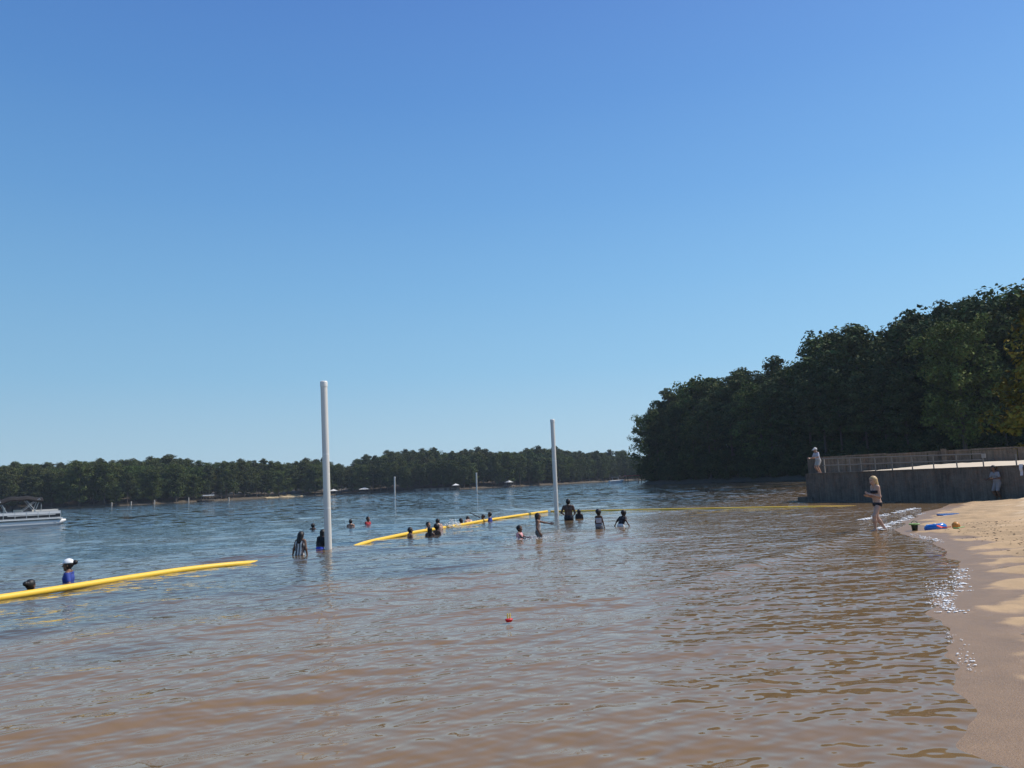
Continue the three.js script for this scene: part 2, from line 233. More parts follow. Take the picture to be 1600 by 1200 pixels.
{
  const r = rng(500), total = pointLine[pointLine.length - 1][2];
  const rows = [[4, 5.2, 18], [10, 5.4, 23.5], [18, 6, 24.5], [28, 7, 24.5], [42, 9, 23.5]];
  rows.forEach(([u, gap, h], row) => {
    for (let s = 150 + r() * 3; s < total - 40; s += gap * (0.75 + 0.5 * r())) {
      const tip = clamp(1 - Math.abs(s - 232) / 45), p = pointGround(s, u + (r() - 0.5) * 4), back = s < 222;
      if (back && row > 2) continue;
      const k = r() < 0.78 ? kinds[Math.floor(r() * 5)] : kinds[5 + Math.floor(r() * 3)], pine = k[0] === 'pine_tree';
      plantTree(k, p, h * (0.86 + 0.3 * r()) * (1 - 0.12 * tip), r() * 6.28, pine ? 'tall dark pine in the dense woods behind the pier' : 'dark green broadleaf tree in the dense woods behind the pier', 'tree', pine ? 'pines in the woods behind the pier' : 'broadleaf trees in the woods behind the pier', 1 + 0.25 * r());
    }
  });
  for (let s = 205; s < total - 60; s += 3.4 + 2 * r()) { const p = pointGround(s, 2.2 + 2 * r()); plantTree(bushKind, p, 2.6 + 3 * r(), r() * 6.28, 'dark shrub along the muddy waterline of the woods', 'shrub', 'shrubs at the foot of the woods behind the pier'); }
  for (let s = total - 190; s < total - 45; s += 2.6 + 1.6 * r()) plantTree(bushKind, pointGround(s, 4 + 18 * r() * r()), 4 + 2.5 * r(), r() * 6.28, 'dark bush in the undergrowth between the trunks behind the pier', 'shrub', 'undergrowth of the woods behind the pier');
  for (let s = total - 200; s < total - 30; s += 3.6 + 2 * r()) plantTree(bushKind, pointGround(s, 34 + 36 * r()), 6 + 3 * r(), r() * 6.28, 'dark bush in the undergrowth between the trunks behind the pier', 'shrub', 'undergrowth of the woods behind the pier');
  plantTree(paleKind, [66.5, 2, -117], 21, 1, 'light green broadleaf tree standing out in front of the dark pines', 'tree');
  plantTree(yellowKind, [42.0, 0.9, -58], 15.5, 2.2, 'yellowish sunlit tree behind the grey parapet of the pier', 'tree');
}
{
  const r = rng(600), total = farLine[farLine.length - 1][2];
  for (let s = 30; s < total - 60; s += 3.7 * (0.6 + 0.8 * r())) {
    const p = farGround(s + (r() - 0.5) * 3, 1.2 + 4.5 * r()), k = r() < 0.55 ? kinds[Math.floor(r() * 5)] : kinds[5 + Math.floor(r() * 3)], pine = k[0] === 'pine_tree';
    plantTree(k, p, (7.5 + 7.5 * r()) * (1 + 0.2 * noise(s * 0.03, 2)), r() * 6.28, pine ? 'distant pine at the waterline of the far shore' : 'distant leafy tree at the waterline of the far shore', 'tree', pine ? 'pines lining the far shore' : 'leafy trees lining the far shore', 1.15 + 0.3 * r());
  }
  const bits = [], cols = []; let off = 0;
  for (const [k, x, z, h] of [[0, -3.5, 1, 14.5], [2, 2.5, -2.5, 15.5], [5, 3, 3, 13], [6, -2.5, -4, 14], [3, -6, 4.5, 15], [4, 7, 0.5, 14]]) { const g = kinds[k][1].crown.clone(); g.rotateY(k * 1.3); g.scale(h * 1.25, h, h * 1.25); g.translate(x, 0, z); bits.push(g); }
  const clump = mergeGeometries(bits), spots = [];
  [12, 22, 34, 48, 66, 88, 112].forEach((u, row) => { for (let s = 20 + 4 * row; s < total - 30; s += 11 + 3 * row) spots.push([farGround(s + (r() - 0.5) * 6, u + (r() - 0.5) * 6), r() * 6.28, (0.8 + 0.34 * r()) * (1 + 0.16 * noise(s * 0.025, row * 0.4) + 0.08 * sstep(80, 200, s)) * (row > 1 ? 1 : 0.88)]); });
  const wood = new THREE.InstancedMesh(clump, leafMat, spots.length), M = new THREE.Matrix4(), Q = new THREE.Quaternion();
  spots.forEach(([p, a, sc], k) => { M.compose(V(...p), Q.setFromAxisAngle(V(0, 1, 0), a), V(sc, sc, sc)); wood.setMatrixAt(k, M); wood.setColorAt(k, rgb(0.85 + 0.3 * r(), 0.9 + 0.2 * r(), 0.9 + 0.2 * r())); });
  wood.name = 'far_wood'; wood.userData.kind = 'stuff'; tag(wood, 'distant wooded hills rising behind the far shore', 'wood'); wood.castShadow = wood.receiveShadow = true; scene.add(wood);
}

// ---------------------------------------------------------------- far docks, boathouses, poles
const whitePaint = mat(0.72, 0.72, 0.70, 0.5), greyWood = mat(0.22, 0.19, 0.16, 0.9), darkWood = mat(0.09, 0.075, 0.06, 0.9), redRoof = mat(0.30, 0.09, 0.07, 0.7);
function boathouse([x, y, z], w, d, h, roofMat, label, turn = 0, flat = false) {
  const o = group('boathouse', label, 'boathouse', [x, 0, z], turn);
  for (const [sx, sz] of [[-1, -1], [1, -1], [-1, 1], [1, 1]]) part('post', box(0.22, h + 1.2, 0.22, sx * w * 0.42, h / 2 - 0.6, sz * d * 0.42), darkWood, o);
  part('dock', box(w * 1.25, 0.22, d * 1.2, 0, 0.55, 0), greyWood, o);
  if (flat) part('roof', box(w, 0.35, d, 0, h + 0.17, 0), roofMat, o);
  else { const g = new THREE.ConeGeometry(w * 0.72, h * 0.42, 4, 1); g.rotateY(Math.PI / 4); g.scale(1, 1, d / w); g.translate(0, h + h * 0.21, 0); part('roof', g, roofMat, o); part('roof_edge', box(w * 1.02, 0.14, d * 1.02, 0, h - 0.07, 0), greyWood, o); }
  return o;
}
boathouse([-86.3, 0, -374], 3.9, 4, 1.9, whitePaint, 'small boathouse with pointed white roof and cupola on far shore', 0.2);
boathouse([-71.8, 0, -374], 5, 4, 2.0, whitePaint, 'wide boathouse with low white hipped roof on far shore', 0.1);
boathouse([-124, 0, -318], 4.4, 4, 2.2, whitePaint, 'small dock with flat white canopy beside a piling', 0.6, true);
boathouse([-28, 0, -366], 3.2, 3.4, 1.9, whitePaint, 'white roofed boathouse beside the low timber seawall', 0);
boathouse([-3.6, 0, -389], 3.6, 3.6, 2.2, whitePaint, 'boathouse with grey white roof below pale trees', -0.4);
boathouse([40.4, 0, -275], 5.6, 5, 2.3, redRoof, 'boathouse with dull red flat roof by the wooded point', 0.1, true);
{ const o = group('seawall', 'low brown timber seawall along the far shore', 'seawall', [-39, 0, -368], 0); for (let k = 0; k < 14; k++) part('plank', box(1.18, 1.1 + 0.12 * ((k * 7) % 3), 0.3, -8.4 + k * 1.2, 0.3, 0), k % 3 ? greyWood : darkWood, o); part('cap', box(17, 0.16, 0.6, 0, 0.98, 0), greyWood, o); }
{ const o = group('moored_boat', 'small white boat moored by the red roofed boathouse', 'boat', [34.5, 0, -278], 0.2); const s = new THREE.Shape([new THREE.Vector2(-2.3, 0.9), new THREE.Vector2(2.6, 1.15), new THREE.Vector2(1.9, -0.2), new THREE.Vector2(-2.2, -0.2)]); part('hull', new THREE.ExtrudeGeometry(s, { depth: 1.8, bevelSize: 0.12, bevelThickness: 0.2, bevelSegments: 2 }), whitePaint, o); part('canopy', box(2.4, 0.1, 1.7, -0.2, 2.2, 0.9), mat(0.5, 0.5, 0.48), o); for (const q of [-1.2, 0.9]) part('canopy_post', bar([q, 0.9, 0.9], [q, 2.2, 0.9], 0.04, 6), whitePaint, o); }
{ const m = mat(0.45, 0.36, 0.22, 0.95), g = gridGeometry(24, 6, (i, j) => { const p = farGround(lerp(218, 240, i / 23), -0.5 + j * 1.1); return [p[0], 0.05 + 0.22 * j + 0.08 * noise(i * 0.6, j), p[2] + 0.1]; }, 0.5); tag(part('sand_bank', g, m, scene), 'pale sandy bank at the waterline of the far shore', 'bank'); }
const pvc = mat(0.74, 0.72, 0.67, 0.42), weathered = mat(0.42, 0.38, 0.32, 0.9);
for (const [x, z, h] of [[-146, -286, 1.2], [-139.5, -287, 1.3], [-131.5, -288, 1.4], [-118.3, -286, 1.7], [-100.5, -277, 1.2]]) { const o = group('piling', 'weathered timber piling standing in the water off the far shore', 'piling', [x, 0, z], 0, 'pilings off the far shore'); part('post', bar([0, -1.5, 0], [0, h, 0], 0.24, 10, 0.2), weathered, o); part('cap', bar([0, h, 0], [0, h + 0.14, 0], 0.23, 10, 0.12), weathered, o); }
function marker(name, [x, z], h, r, leanX, label, grp) {
  const o = group(name, label, 'pole', [x, -1, z], 0, grp), H = h + 1; o.rotation.z = leanX;
  const stain = tileNoise(128, 91, [[32, 0.5], [8, 0.5]]);
  const t = floatTexture(128, (i, j) => { const v = 0.9 + 0.2 * (stain[j * 128 + i] - 0.5); return [v, v * 0.985, v * 0.96]; }, 1);
  const body = new THREE.LatheGeometry([[0, 0], [r, 0], [r, H - 0.25], [r * 0.995, H - 0.2]].map((q) => new THREE.Vector2(...q)), 28);
  part('shaft', body, new THREE.MeshStandardMaterial({ color: pvc.color, roughness: 0.42, map: t }), o);
  part('cap', new THREE.LatheGeometry([[r * 1.0, H - 0.2], [r * 1.09, H - 0.19], [r * 1.09, H - 0.04], [r * 0.95, H], [0, H + 0.012]].map((q) => new THREE.Vector2(...q)), 28), pvc, o);
  for (const q of [0.35, 0.62]) part('joint_band', new THREE.LatheGeometry([[r * 1.004, H * q], [r * 1.02, H * q + 0.004], [r * 1.02, H * q + 0.05], [r * 1.004, H * q + 0.054]].map((p) => new THREE.Vector2(...p)), 28), pvc, o);
  return o;
}
marker('marker_pole', [-6.29, -26.43], 5.6, 0.115, 0.012, 'tall white capped pole rising beside two standing bathers');
marker('marker_pole', [2.27, -46.92], 5.55, 0.125, -0.006, 'tall white capped pole at the corner of the yellow float line');
marker('marker_pole', [-29.4, -191], 4.6, 0.17, -0.018, 'distant thin white pole out on the lake', 'distant poles out on the lake');
marker('marker_pole', [-9.8, -194], 4.7, 0.17, -0.016, 'distant thin white pole out on the lake', 'distant poles out on the lake');

// ---------------------------------------------------------------- yellow float line
const grime = tileNoise(256, 93, [[60, 0.35], [21, 0.35], [5, 0.3]]), floatMat = new THREE.MeshStandardMaterial({ color: rgb(0.84, 0.53, 0.05), roughness: 0.5, map: floatTexture(256, (i, j) => { const v = 1.02 - 0.5 * Math.max(0, grime[j * 256 + i] - 0.5); return [v, v, v]; }, 1) }); floatMat.map.repeat.set(9, 1);
function floatLine(points, label, radius = 0.072) {
  const o = group('float_boom', label, 'float', points[0].slice());
  const rel = points.map((p) => [p[0] - points[0][0], p[1] - points[0][1], p[2] - points[0][2]]);
  part('tube', tube(rel, radius, 160, 14), floatMat, o);
  const c = new THREE.CatmullRomCurve3(rel.map((p) => V(...p))); for (const t of [0.002, 0.998]) { const p = c.getPointAt(t), q = c.getTangentAt(t).multiplyScalar(0.09); part('end_cap', bar(p.clone().sub(q).toArray(), p.clone().add(q).toArray(), radius * 1.06, 14), floatMat, o); }
}
floatLine([[-12.5, 0.05, -12.5], [-10.62, 0.05, -16.3], [-10.07, 0.045, -17.72], [-9.44, 0.045, -19.32], [-8.62, 0.04, -21.07], [-7.75, 0.0, -22.4], [-7.35, -0.075, -23.3], [-6.75, -0.2, -24.9], [-6.45, -0.26, -25.8]], 'yellow float line sinking towards the pole beside the bathers');
floatLine([[-6.2, -0.26, -26.8], [-5.95, -0.15, -27.5], [-5.6, -0.02, -28.4], [-4.95, 0.035, -30.6], [-4.27, 0.045, -33.2], [-3.2, 0.03, -36.4], [-2.6, 0.03, -38.2], [-1.93, 0.045, -40.1], [-0.1, 0.045, -44.8], [1.78, 0.045, -49.2]], 'yellow float line with swimmers hanging on, between the two tall poles');
floatLine([[2.1, 0.03, -49.3], [4.5, 0.015, -47.8], [7.06, 0.01, -46.09], [11.74, 0.0, -42.95], [14.6, -0.015, -41.2], [16.6, -0.05, -39.95], [18.4, -0.12, -38.9]], 'yellow float line running from the far tall pole to the beach wall', 0.055);

// ---------------------------------------------------------------- beach wall, terrace, parapet and railing
const WA = [17.2, -46.9], WB = [25.6, -30.86], WL = Math.hypot(WB[0] - WA[0], WB[1] - WA[1]), wallTurn = Math.atan2(-(WB[1] - WA[1]), WB[0] - WA[0]);
const stains = (() => {   // streaks of dirt and rust on concrete
  const a = tileNoise(512, 61, [[96, 0.35], [23, 0.35], [6, 0.3]]), b = tileNoise(512, 62, [[120, 0.6], [40, 0.4]]);
  return floatTexture(512, (i, j) => { const k = b[((j >> 4) % 512) * 512 + i], v = 0.15 + 1.5 * (0.55 * a[j * 512 + i] + 0.45 * k), rust = clamp((a[((j + 200) % 512) * 512 + (i * 2) % 512] - 0.55) * 4); return [v * (1 + 0.25 * rust), v * (1 - 0.02 * rust), v * (1 - 0.15 * rust)]; }, 0.22);
})();
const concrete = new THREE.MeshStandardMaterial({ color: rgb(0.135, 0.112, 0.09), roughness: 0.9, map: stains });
function metreUV(g) { const p = g.attributes.position, n = g.attributes.normal, u = g.attributes.uv; for (let k = 0; k < p.count; k++) { const ax = Math.abs(n.getX(k)), ay = Math.abs(n.getY(k)); if (ay > 0.7) u.setXY(k, p.getX(k), p.getZ(k)); else if (ax > 0.7) u.setXY(k, p.getZ(k), p.getY(k)); else u.setXY(k, p.getX(k), p.getY(k)); } return g; }
{
  const o = group('beach_wall', 'long dark stained concrete wall ending in the water at the beach', 'wall', [WA[0], 0, WA[1]], wallTurn);
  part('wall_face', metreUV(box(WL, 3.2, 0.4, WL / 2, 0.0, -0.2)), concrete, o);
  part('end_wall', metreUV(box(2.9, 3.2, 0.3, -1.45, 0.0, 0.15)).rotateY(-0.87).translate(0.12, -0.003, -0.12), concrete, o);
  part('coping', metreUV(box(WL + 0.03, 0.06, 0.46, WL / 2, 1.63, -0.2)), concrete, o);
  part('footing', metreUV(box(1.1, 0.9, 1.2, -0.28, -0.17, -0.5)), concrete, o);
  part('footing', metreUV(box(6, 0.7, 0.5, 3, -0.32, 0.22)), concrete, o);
  // sand of the raised terrace, rising towards the parapet
  const g = gridGeometry(60, 16, (i, j) => { const b = -0.41 - 7.6 * j / 15, a0 = Math.max(-1.7, 0.75 + 0.84 * b), a = a0 + (WL + 4 - a0) * i / 59; const cs = Math.cos(wallTurn), sn = Math.sin(wallTurn); const y = 1.615 + 0.24 * sstep(0, 6, -b) * sstep(0.5, 5, a) + 0.03 * noise(a * 1.4, b * 1.4); return [WA[0] + a * cs + b * sn, y, WA[1] - a * sn + b * cs]; }, 0.6);
  structure('terrace_sand', g, new THREE.MeshStandardMaterial({ color: rgb(0.66, 0.54, 0.39), roughness: 0.95 }));
  // parapet of cast panels along the back of the terrace
  const P = [18.3, -49.75], Q = [36, -40.2], L = Math.hypot(Q[0] - P[0], Q[1] - P[1]), turn = Math.atan2(-(Q[1] - P[1]), Q[0] - P[0]);
  const par = group('parapet', 'weathered grey concrete parapet along the back of the sandy terrace', 'parapet', [P[0], 0, P[1]], turn);
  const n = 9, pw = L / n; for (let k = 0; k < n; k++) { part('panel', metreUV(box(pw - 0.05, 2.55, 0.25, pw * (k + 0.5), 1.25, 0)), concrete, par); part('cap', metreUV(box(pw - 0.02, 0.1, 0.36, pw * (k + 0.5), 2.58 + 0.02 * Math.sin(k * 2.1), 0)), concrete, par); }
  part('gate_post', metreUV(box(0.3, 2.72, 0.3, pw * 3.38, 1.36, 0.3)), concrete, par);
}
{
  const pipe = mat(0.17, 0.155, 0.135, 0.7), dir = [(WB[0] - WA[0]) / WL, (WB[1] - WA[1]) / WL], inset = 0.2;
  const o = group('pier_railing', 'grey pipe railing with posts along the top of the dark wall', 'railing', [WA[0], 1.66, WA[1]], wallTurn);
  const stops = []; for (const px of [1268, 1290, 1308, 1325, 1347, 1373, 1404, 1437, 1473, 1514, 1565]) { const u = (px - 800) / 1230 * 0.9925; stops.push((-WA[1] * u - WA[0] + 0.35) / (dir[0] + dir[1] * u)); }
  const hTop = (a) => lerp(0.80, 0.58, a / 11), last = stops[9];
  stops.forEach((a, k) => part('post', bar([a, 0, -inset], [a, k === 10 ? 0.5 : hTop(a), -inset], 0.03, 8), pipe, o));
  for (const f of [1, 0.52]) part('rail', bar([stops[0] - 0.1, hTop(0) * f, -inset], [last, hTop(last) * f, -inset], 0.026, 8), pipe, o);
  for (const f of [1, 0.52]) part('return_rail', bar([stops[0], hTop(0) * f, -inset], [stops[0] - 1.7, hTop(0) * f, -2.2], 0.026, 8), pipe, o);
  for (const q of [0.35, 0.7, 1]) part('post', bar([stops[0] - 1.7 * q, 0, -0.2 - 2 * q], [stops[0] - 1.7 * q, 0.8, -0.2 - 2 * q], 0.03, 8), pipe, o);
  const s = group('notice_board', 'small grey notice board on the last railing post', 'sign', [WA[0] + dir[0] * last, 1.66, WA[1] + dir[1] * last], wallTurn);
  part('board', box(0.2, 0.2, 0.02, 0.09, 0.5, -0.14), mat(0.36, 0.32, 0.28, 0.7), s); part('bracket', bar([0, 0.34, -0.17], [0, 0.62, -0.17], 0.018, 6), pipe, s);
}

// ---------------------------------------------------------------- pontoon boat
{
  const o = group('pontoon_boat', 'white and black pontoon boat with dark canopy crossing the lake', 'boat', [-45.2, 0, -72.6], 36 * D2R), B = 3.4;   // bow towards +x; B is half the length
  const alu = mat(0.62, 0.62, 0.60, 0.32, { metalness: 0.55 }), white = mat(0.78, 0.77, 0.74, 0.4), hullPaint = mat(0.74, 0.73, 0.70, 0.4), black = mat(0.02, 0.02, 0.022, 0.4), vinyl = mat(0.70, 0.66, 0.58, 0.6), canvas = mat(0.018, 0.016, 0.016, 0.95), rubber = mat(0.03, 0.03, 0.03, 0.7);
  for (const z of [-0.85, 0.85]) {
    const g = new THREE.LatheGeometry([[0, -B], [0.2, -B + 0.02], [0.33, -B + 0.12], [0.33, B - 1.1], [0.27, B - 0.5], [0.12, B - 0.06], [0, B]].map((q) => new THREE.Vector2(...q)), 20); g.rotateZ(-Math.PI / 2);
    const p = g.attributes.position; for (let k = 0; k < p.count; k++) { const x = p.getX(k); if (x > B - 1.2) p.setY(k, p.getY(k) + 0.22 * ((x - B + 1.2) / 1.2) ** 2); } g.computeVertexNormals(); g.translate(0, 0.14, z);
    const t = part('pontoon', g, hullPaint, o); part('splash_strip', box(2 * B - 1.4, 0.03, 0.05, -0.1, 0.25, z + Math.sign(z) * 0.32), alu, t);
  }
  part('deck', box(2 * B - 0.5, 0.12, 2.45, -0.1, 0.56, 0), alu, o); part('deck_trim', box(2 * B - 0.46, 0.07, 2.5, -0.1, 0.565, 0), white, o);
  const x0 = -B + 0.95, x1 = B - 0.5;
  for (const z of [1.18, -1.18]) {
    part('fence_panel', box(x1 - x0, 0.36, 0.03, (x0 + x1) / 2, 0.83, z), black, o);
    part('fence_panel', box(x1 - x0, 0.2, 0.035, (x0 + x1) / 2, 1.11, z), white, o);
    part('stripe', box((x1 - x0) * 0.7, 0.05, 0.045, (x0 + x1) / 2 + 0.4, 0.93, z), white, o);
    for (const y of [0.66, 1.0, 1.24]) part('rail', bar([x0, y, z], [x1, y, z], 0.022, 8), alu, o);
    for (let k = 0; k <= 6; k++) part('rail_post', bar([lerp(x0, x1, k / 6), 0.6, z * 1.01], [lerp(x0, x1, k / 6), 1.25, z * 1.01], 0.024, 8), alu, o);
    const seat = part('bench', new THREE.BoxGeometry(1.9, 0.42, 0.6).translate(x1 - 1.15, 0.84, z * 0.72), vinyl, o); part('backrest', box(1.9, 0.38, 0.16, x1 - 1.15, 1.2, z * 0.9), vinyl, seat);
  }
  part('bow_fence', box(0.03, 0.5, 2.3, x1, 0.95, 0), white, o); part('stern_lounge', box(0.9, 0.6, 2.1, x0 + 0.2, 0.92, 0), black, o); part('cushion', box(0.95, 0.16, 2.1, x0 + 0.2, 1.3, 0), vinyl, o);
  const con = part('console', box(0.7, 0.85, 0.7, -0.35, 1.04, -0.6), vinyl, o); part('windscreen', box(0.03, 0.3, 0.62, -0.05, 1.6, -0.6, 0, -0.25), mat(0.05, 0.06, 0.07, 0.1), con); part('steering_wheel', new THREE.TorusGeometry(0.19, 0.02, 8, 20).rotateY(Math.PI / 2).translate(-0.76, 1.42, -0.6), rubber, con);
  const cap = part('captain_seat', box(0.55, 0.2, 0.55, -1.15, 1.05, -0.6), vinyl, o); part('backrest', box(0.14, 0.65, 0.52, -1.4, 1.4, -0.6), vinyl, cap); part('pedestal', bar([-1.15, 0.6, -0.6], [-1.15, 1, -0.6], 0.06), alu, cap);
  const cg = new THREE.BoxGeometry(3.7, 0.12, 2.5, 14, 1, 8), cp = cg.attributes.position; for (let k = 0; k < cp.count; k++) { const x = cp.getX(k) / 1.85, z = cp.getZ(k) / 1.2; cp.setY(k, cp.getY(k) - 0.28 * x * x * (x < 0 ? 1.5 : 0.8) - 0.26 * z * z * z * z - 0.04 * Math.cos(x * 9)); } cg.computeVertexNormals(); cg.translate(-0.35, 2.64, 0);
  part('canopy', cg, canvas, o);
  for (const z of [1.16, -1.16]) { for (const [a, b] of [[0.95, 0.1], [0.85, 1.25], [-1.3, -1.9]]) part('canopy_pole', bar([a, 1.25, z], [b, 2.38, z], 0.024, 8), alu, o); part('canopy_pole', bar([-0.2, 1.25, z], [1.2, 2.42, z], 0.024, 8), alu, o); }
  part('flag_staff', bar([1.35, 1.25, 1.15], [1.33, 1.95, 1.15], 0.02, 6), alu, o);
  const mo = part('outboard_motor', new THREE.CapsuleGeometry(0.27, 0.42, 6, 14).scale(1.25, 1, 0.85).translate(-B - 0.2, 1.02, 0), white, o); part('leg', box(0.28, 1.1, 0.16, -B - 0.2, 0.3, 0), rubber, mo); part('mount', box(0.35, 0.3, 0.4, -B + 0.05, 0.6, 0), rubber, mo);
  const la = part('boarding_ladder', [bar([-B + 0.45, -0.1, 1.2], [-B + 0.75, 1.1, 1.2], 0.025), bar([-B + 0.75, -0.1, 1.2], [-B + 1.05, 1.1, 1.2], 0.025)], alu, o); for (let k = 0; k < 4; k++) part('rung', bar([-B + 0.47 + 0.07 * k, 0.05 + 0.28 * k, 1.2], [-B + 0.8 + 0.07 * k, 0.05 + 0.28 * k, 1.2], 0.022), alu, la);
}

// ---------------------------------------------------------------- people
function surfaceNets(f, lo, hi, cell) {
  const n = [0, 1, 2].map((k) => Math.max(2, Math.ceil((hi[k] - lo[k]) / cell) + 1)), [nx, ny, nz] = n, val = new Float32Array(nx * ny * nz), vid = new Int32Array(nx * ny * nz).fill(-1), pos = [], idx = [];
  for (let z = 0, b = 4; z < nz; z += b) for (let y = 0; y < ny; y += b) for (let x = 0; x < nx; x += b) {   // blocks of cells far from the surface are filled at once
    const m = f(lo[0] + (x + 1.5) * cell, lo[1] + (y + 1.5) * cell, lo[2] + (z + 1.5) * cell), far = Math.abs(m) > 5.5 * cell;
    for (let k = z; k < Math.min(nz, z + b); k++) for (let j = y; j < Math.min(ny, y + b); j++) for (let i = x; i < Math.min(nx, x + b); i++) val[(k * ny + j) * nx + i] = far ? m : f(lo[0] + i * cell, lo[1] + j * cell, lo[2] + k * cell);
  }
  const id = (x, y, z) => (z * ny + y) * nx + x;
  for (let z = 0; z < nz - 1; z++) for (let y = 0; y < ny - 1; y++) for (let x = 0; x < nx - 1; x++) {
    let m = 0, sx = 0, sy = 0, sz = 0, c = 0; const v = [];
    for (let k = 0; k < 8; k++) { const d = val[id(x + (k & 1), y + ((k >> 1) & 1), z + (k >> 2))]; v.push(d); if (d < 0) m |= 1 << k; }
    if (m === 0 || m === 255) continue;
    for (let a = 0; a < 8; a++) for (const bit of [1, 2, 4]) { const b = a | bit; if (a & bit || (v[a] < 0) === (v[b] < 0)) continue; const t = v[a] / (v[a] - v[b]); sx += (a & 1) + (bit === 1 ? t : 0); sy += ((a >> 1) & 1) + (bit === 2 ? t : 0); sz += (a >> 2) + (bit === 4 ? t : 0); c++; }
    vid[id(x, y, z)] = pos.length / 3; pos.push(lo[0] + (x + sx / c) * cell, lo[1] + (y + sy / c) * cell, lo[2] + (z + sz / c) * cell);
  }
  const quad = (a, b, c, d, flip) => { if (a < 0 || b < 0 || c < 0 || d < 0) return; flip ? idx.push(a, c, b, b, c, d) : idx.push(a, b, c, b, d, c); };
  for (let z = 1; z < nz - 1; z++) for (let y = 1; y < ny - 1; y++) for (let x = 1; x < nx - 1; x++) {
    const s = val[id(x, y, z)] < 0;
    if (s !== val[id(x + 1, y, z)] < 0) quad(vid[id(x, y - 1, z - 1)], vid[id(x, y, z - 1)], vid[id(x, y - 1, z)], vid[id(x, y, z)], !s);
    if (s !== val[id(x, y + 1, z)] < 0) quad(vid[id(x - 1, y, z - 1)], vid[id(x, y, z - 1)], vid[id(x - 1, y, z)], vid[id(x, y, z)], s);
    if (s !== val[id(x, y, z + 1)] < 0) quad(vid[id(x - 1, y - 1, z)], vid[id(x, y - 1, z)], vid[id(x - 1, y, z)], vid[id(x, y, z)], !s);
  }
  const g = new THREE.BufferGeometry(); g.setAttribute('position', new THREE.Float32BufferAttribute(pos, 3)); g.setIndex(idx); g.computeVertexNormals(); return g;
}
function capsule(p, a, b, ra, rb) {
  const bx = b[0] - a[0], by = b[1] - a[1], bz = b[2] - a[2], px = p[0] - a[0], py = p[1] - a[1], pz = p[2] - a[2], t = clamp((px * bx + py * by + pz * bz) / (bx * bx + by * by + bz * bz + 1e-9));
  return Math.hypot(px - t * bx, py - t * by, pz - t * bz) - lerp(ra, rb, t);
}
const smin = (a, b, k) => { const h = clamp(0.5 + 0.5 * (b - a) / k); return lerp(b, a, h) - k * h * (1 - h); };
const ellipsoid = (x, y, z, a, b, c) => { const k = Math.hypot(x / a, y / b, z / c), g = Math.hypot(x / a / a, y / b / b, z / c / c); return k * (k - 1) / (g + 1e-6); };
const mid = (a, b, t) => [lerp(a[0], b[0], t), lerp(a[1], b[1], t), lerp(a[2], b[2], t)];
function bend(a, c, l1, l2, pole) {   // the joint between a and c for two bones; shortens the reach when it is too long
  const A = V(...a), C = V(...c), d = C.clone().sub(A); let L = d.length(); const max = (l1 + l2) * 0.995; if (L > max) { d.multiplyScalar(max / L); C.copy(A).add(d); L = max; }
  const u = d.clone().divideScalar(L), x = (l1 * l1 - l2 * l2 + L * L) / (2 * L), h = Math.sqrt(Math.max(0, l1 * l1 - x * x)), w = V(...pole); w.addScaledVector(u, -w.dot(u)).normalize();
  return [A.addScaledVector(u, x).addScaledVector(w, h).toArray(), C.toArray()];
}
const skinTone = { dark: [0.085, 0.042, 0.026], brown: [0.16, 0.082, 0.05], tan: [0.36, 0.2, 0.135], fair: [0.50, 0.31, 0.23] };
const hairTone = { black: [0.008, 0.007, 0.007], brown: [0.03, 0.017, 0.01], blonde: [0.48, 0.33, 0.15], grey: [0.35, 0.33, 0.31] };
const bodyMat = new THREE.MeshStandardMaterial({ vertexColors: true, roughness: 0.5 });
const clothMats = {}; const clothMat = (c, rough = 0.8) => clothMats[c.join() + rough] ??= mat(...c, rough);
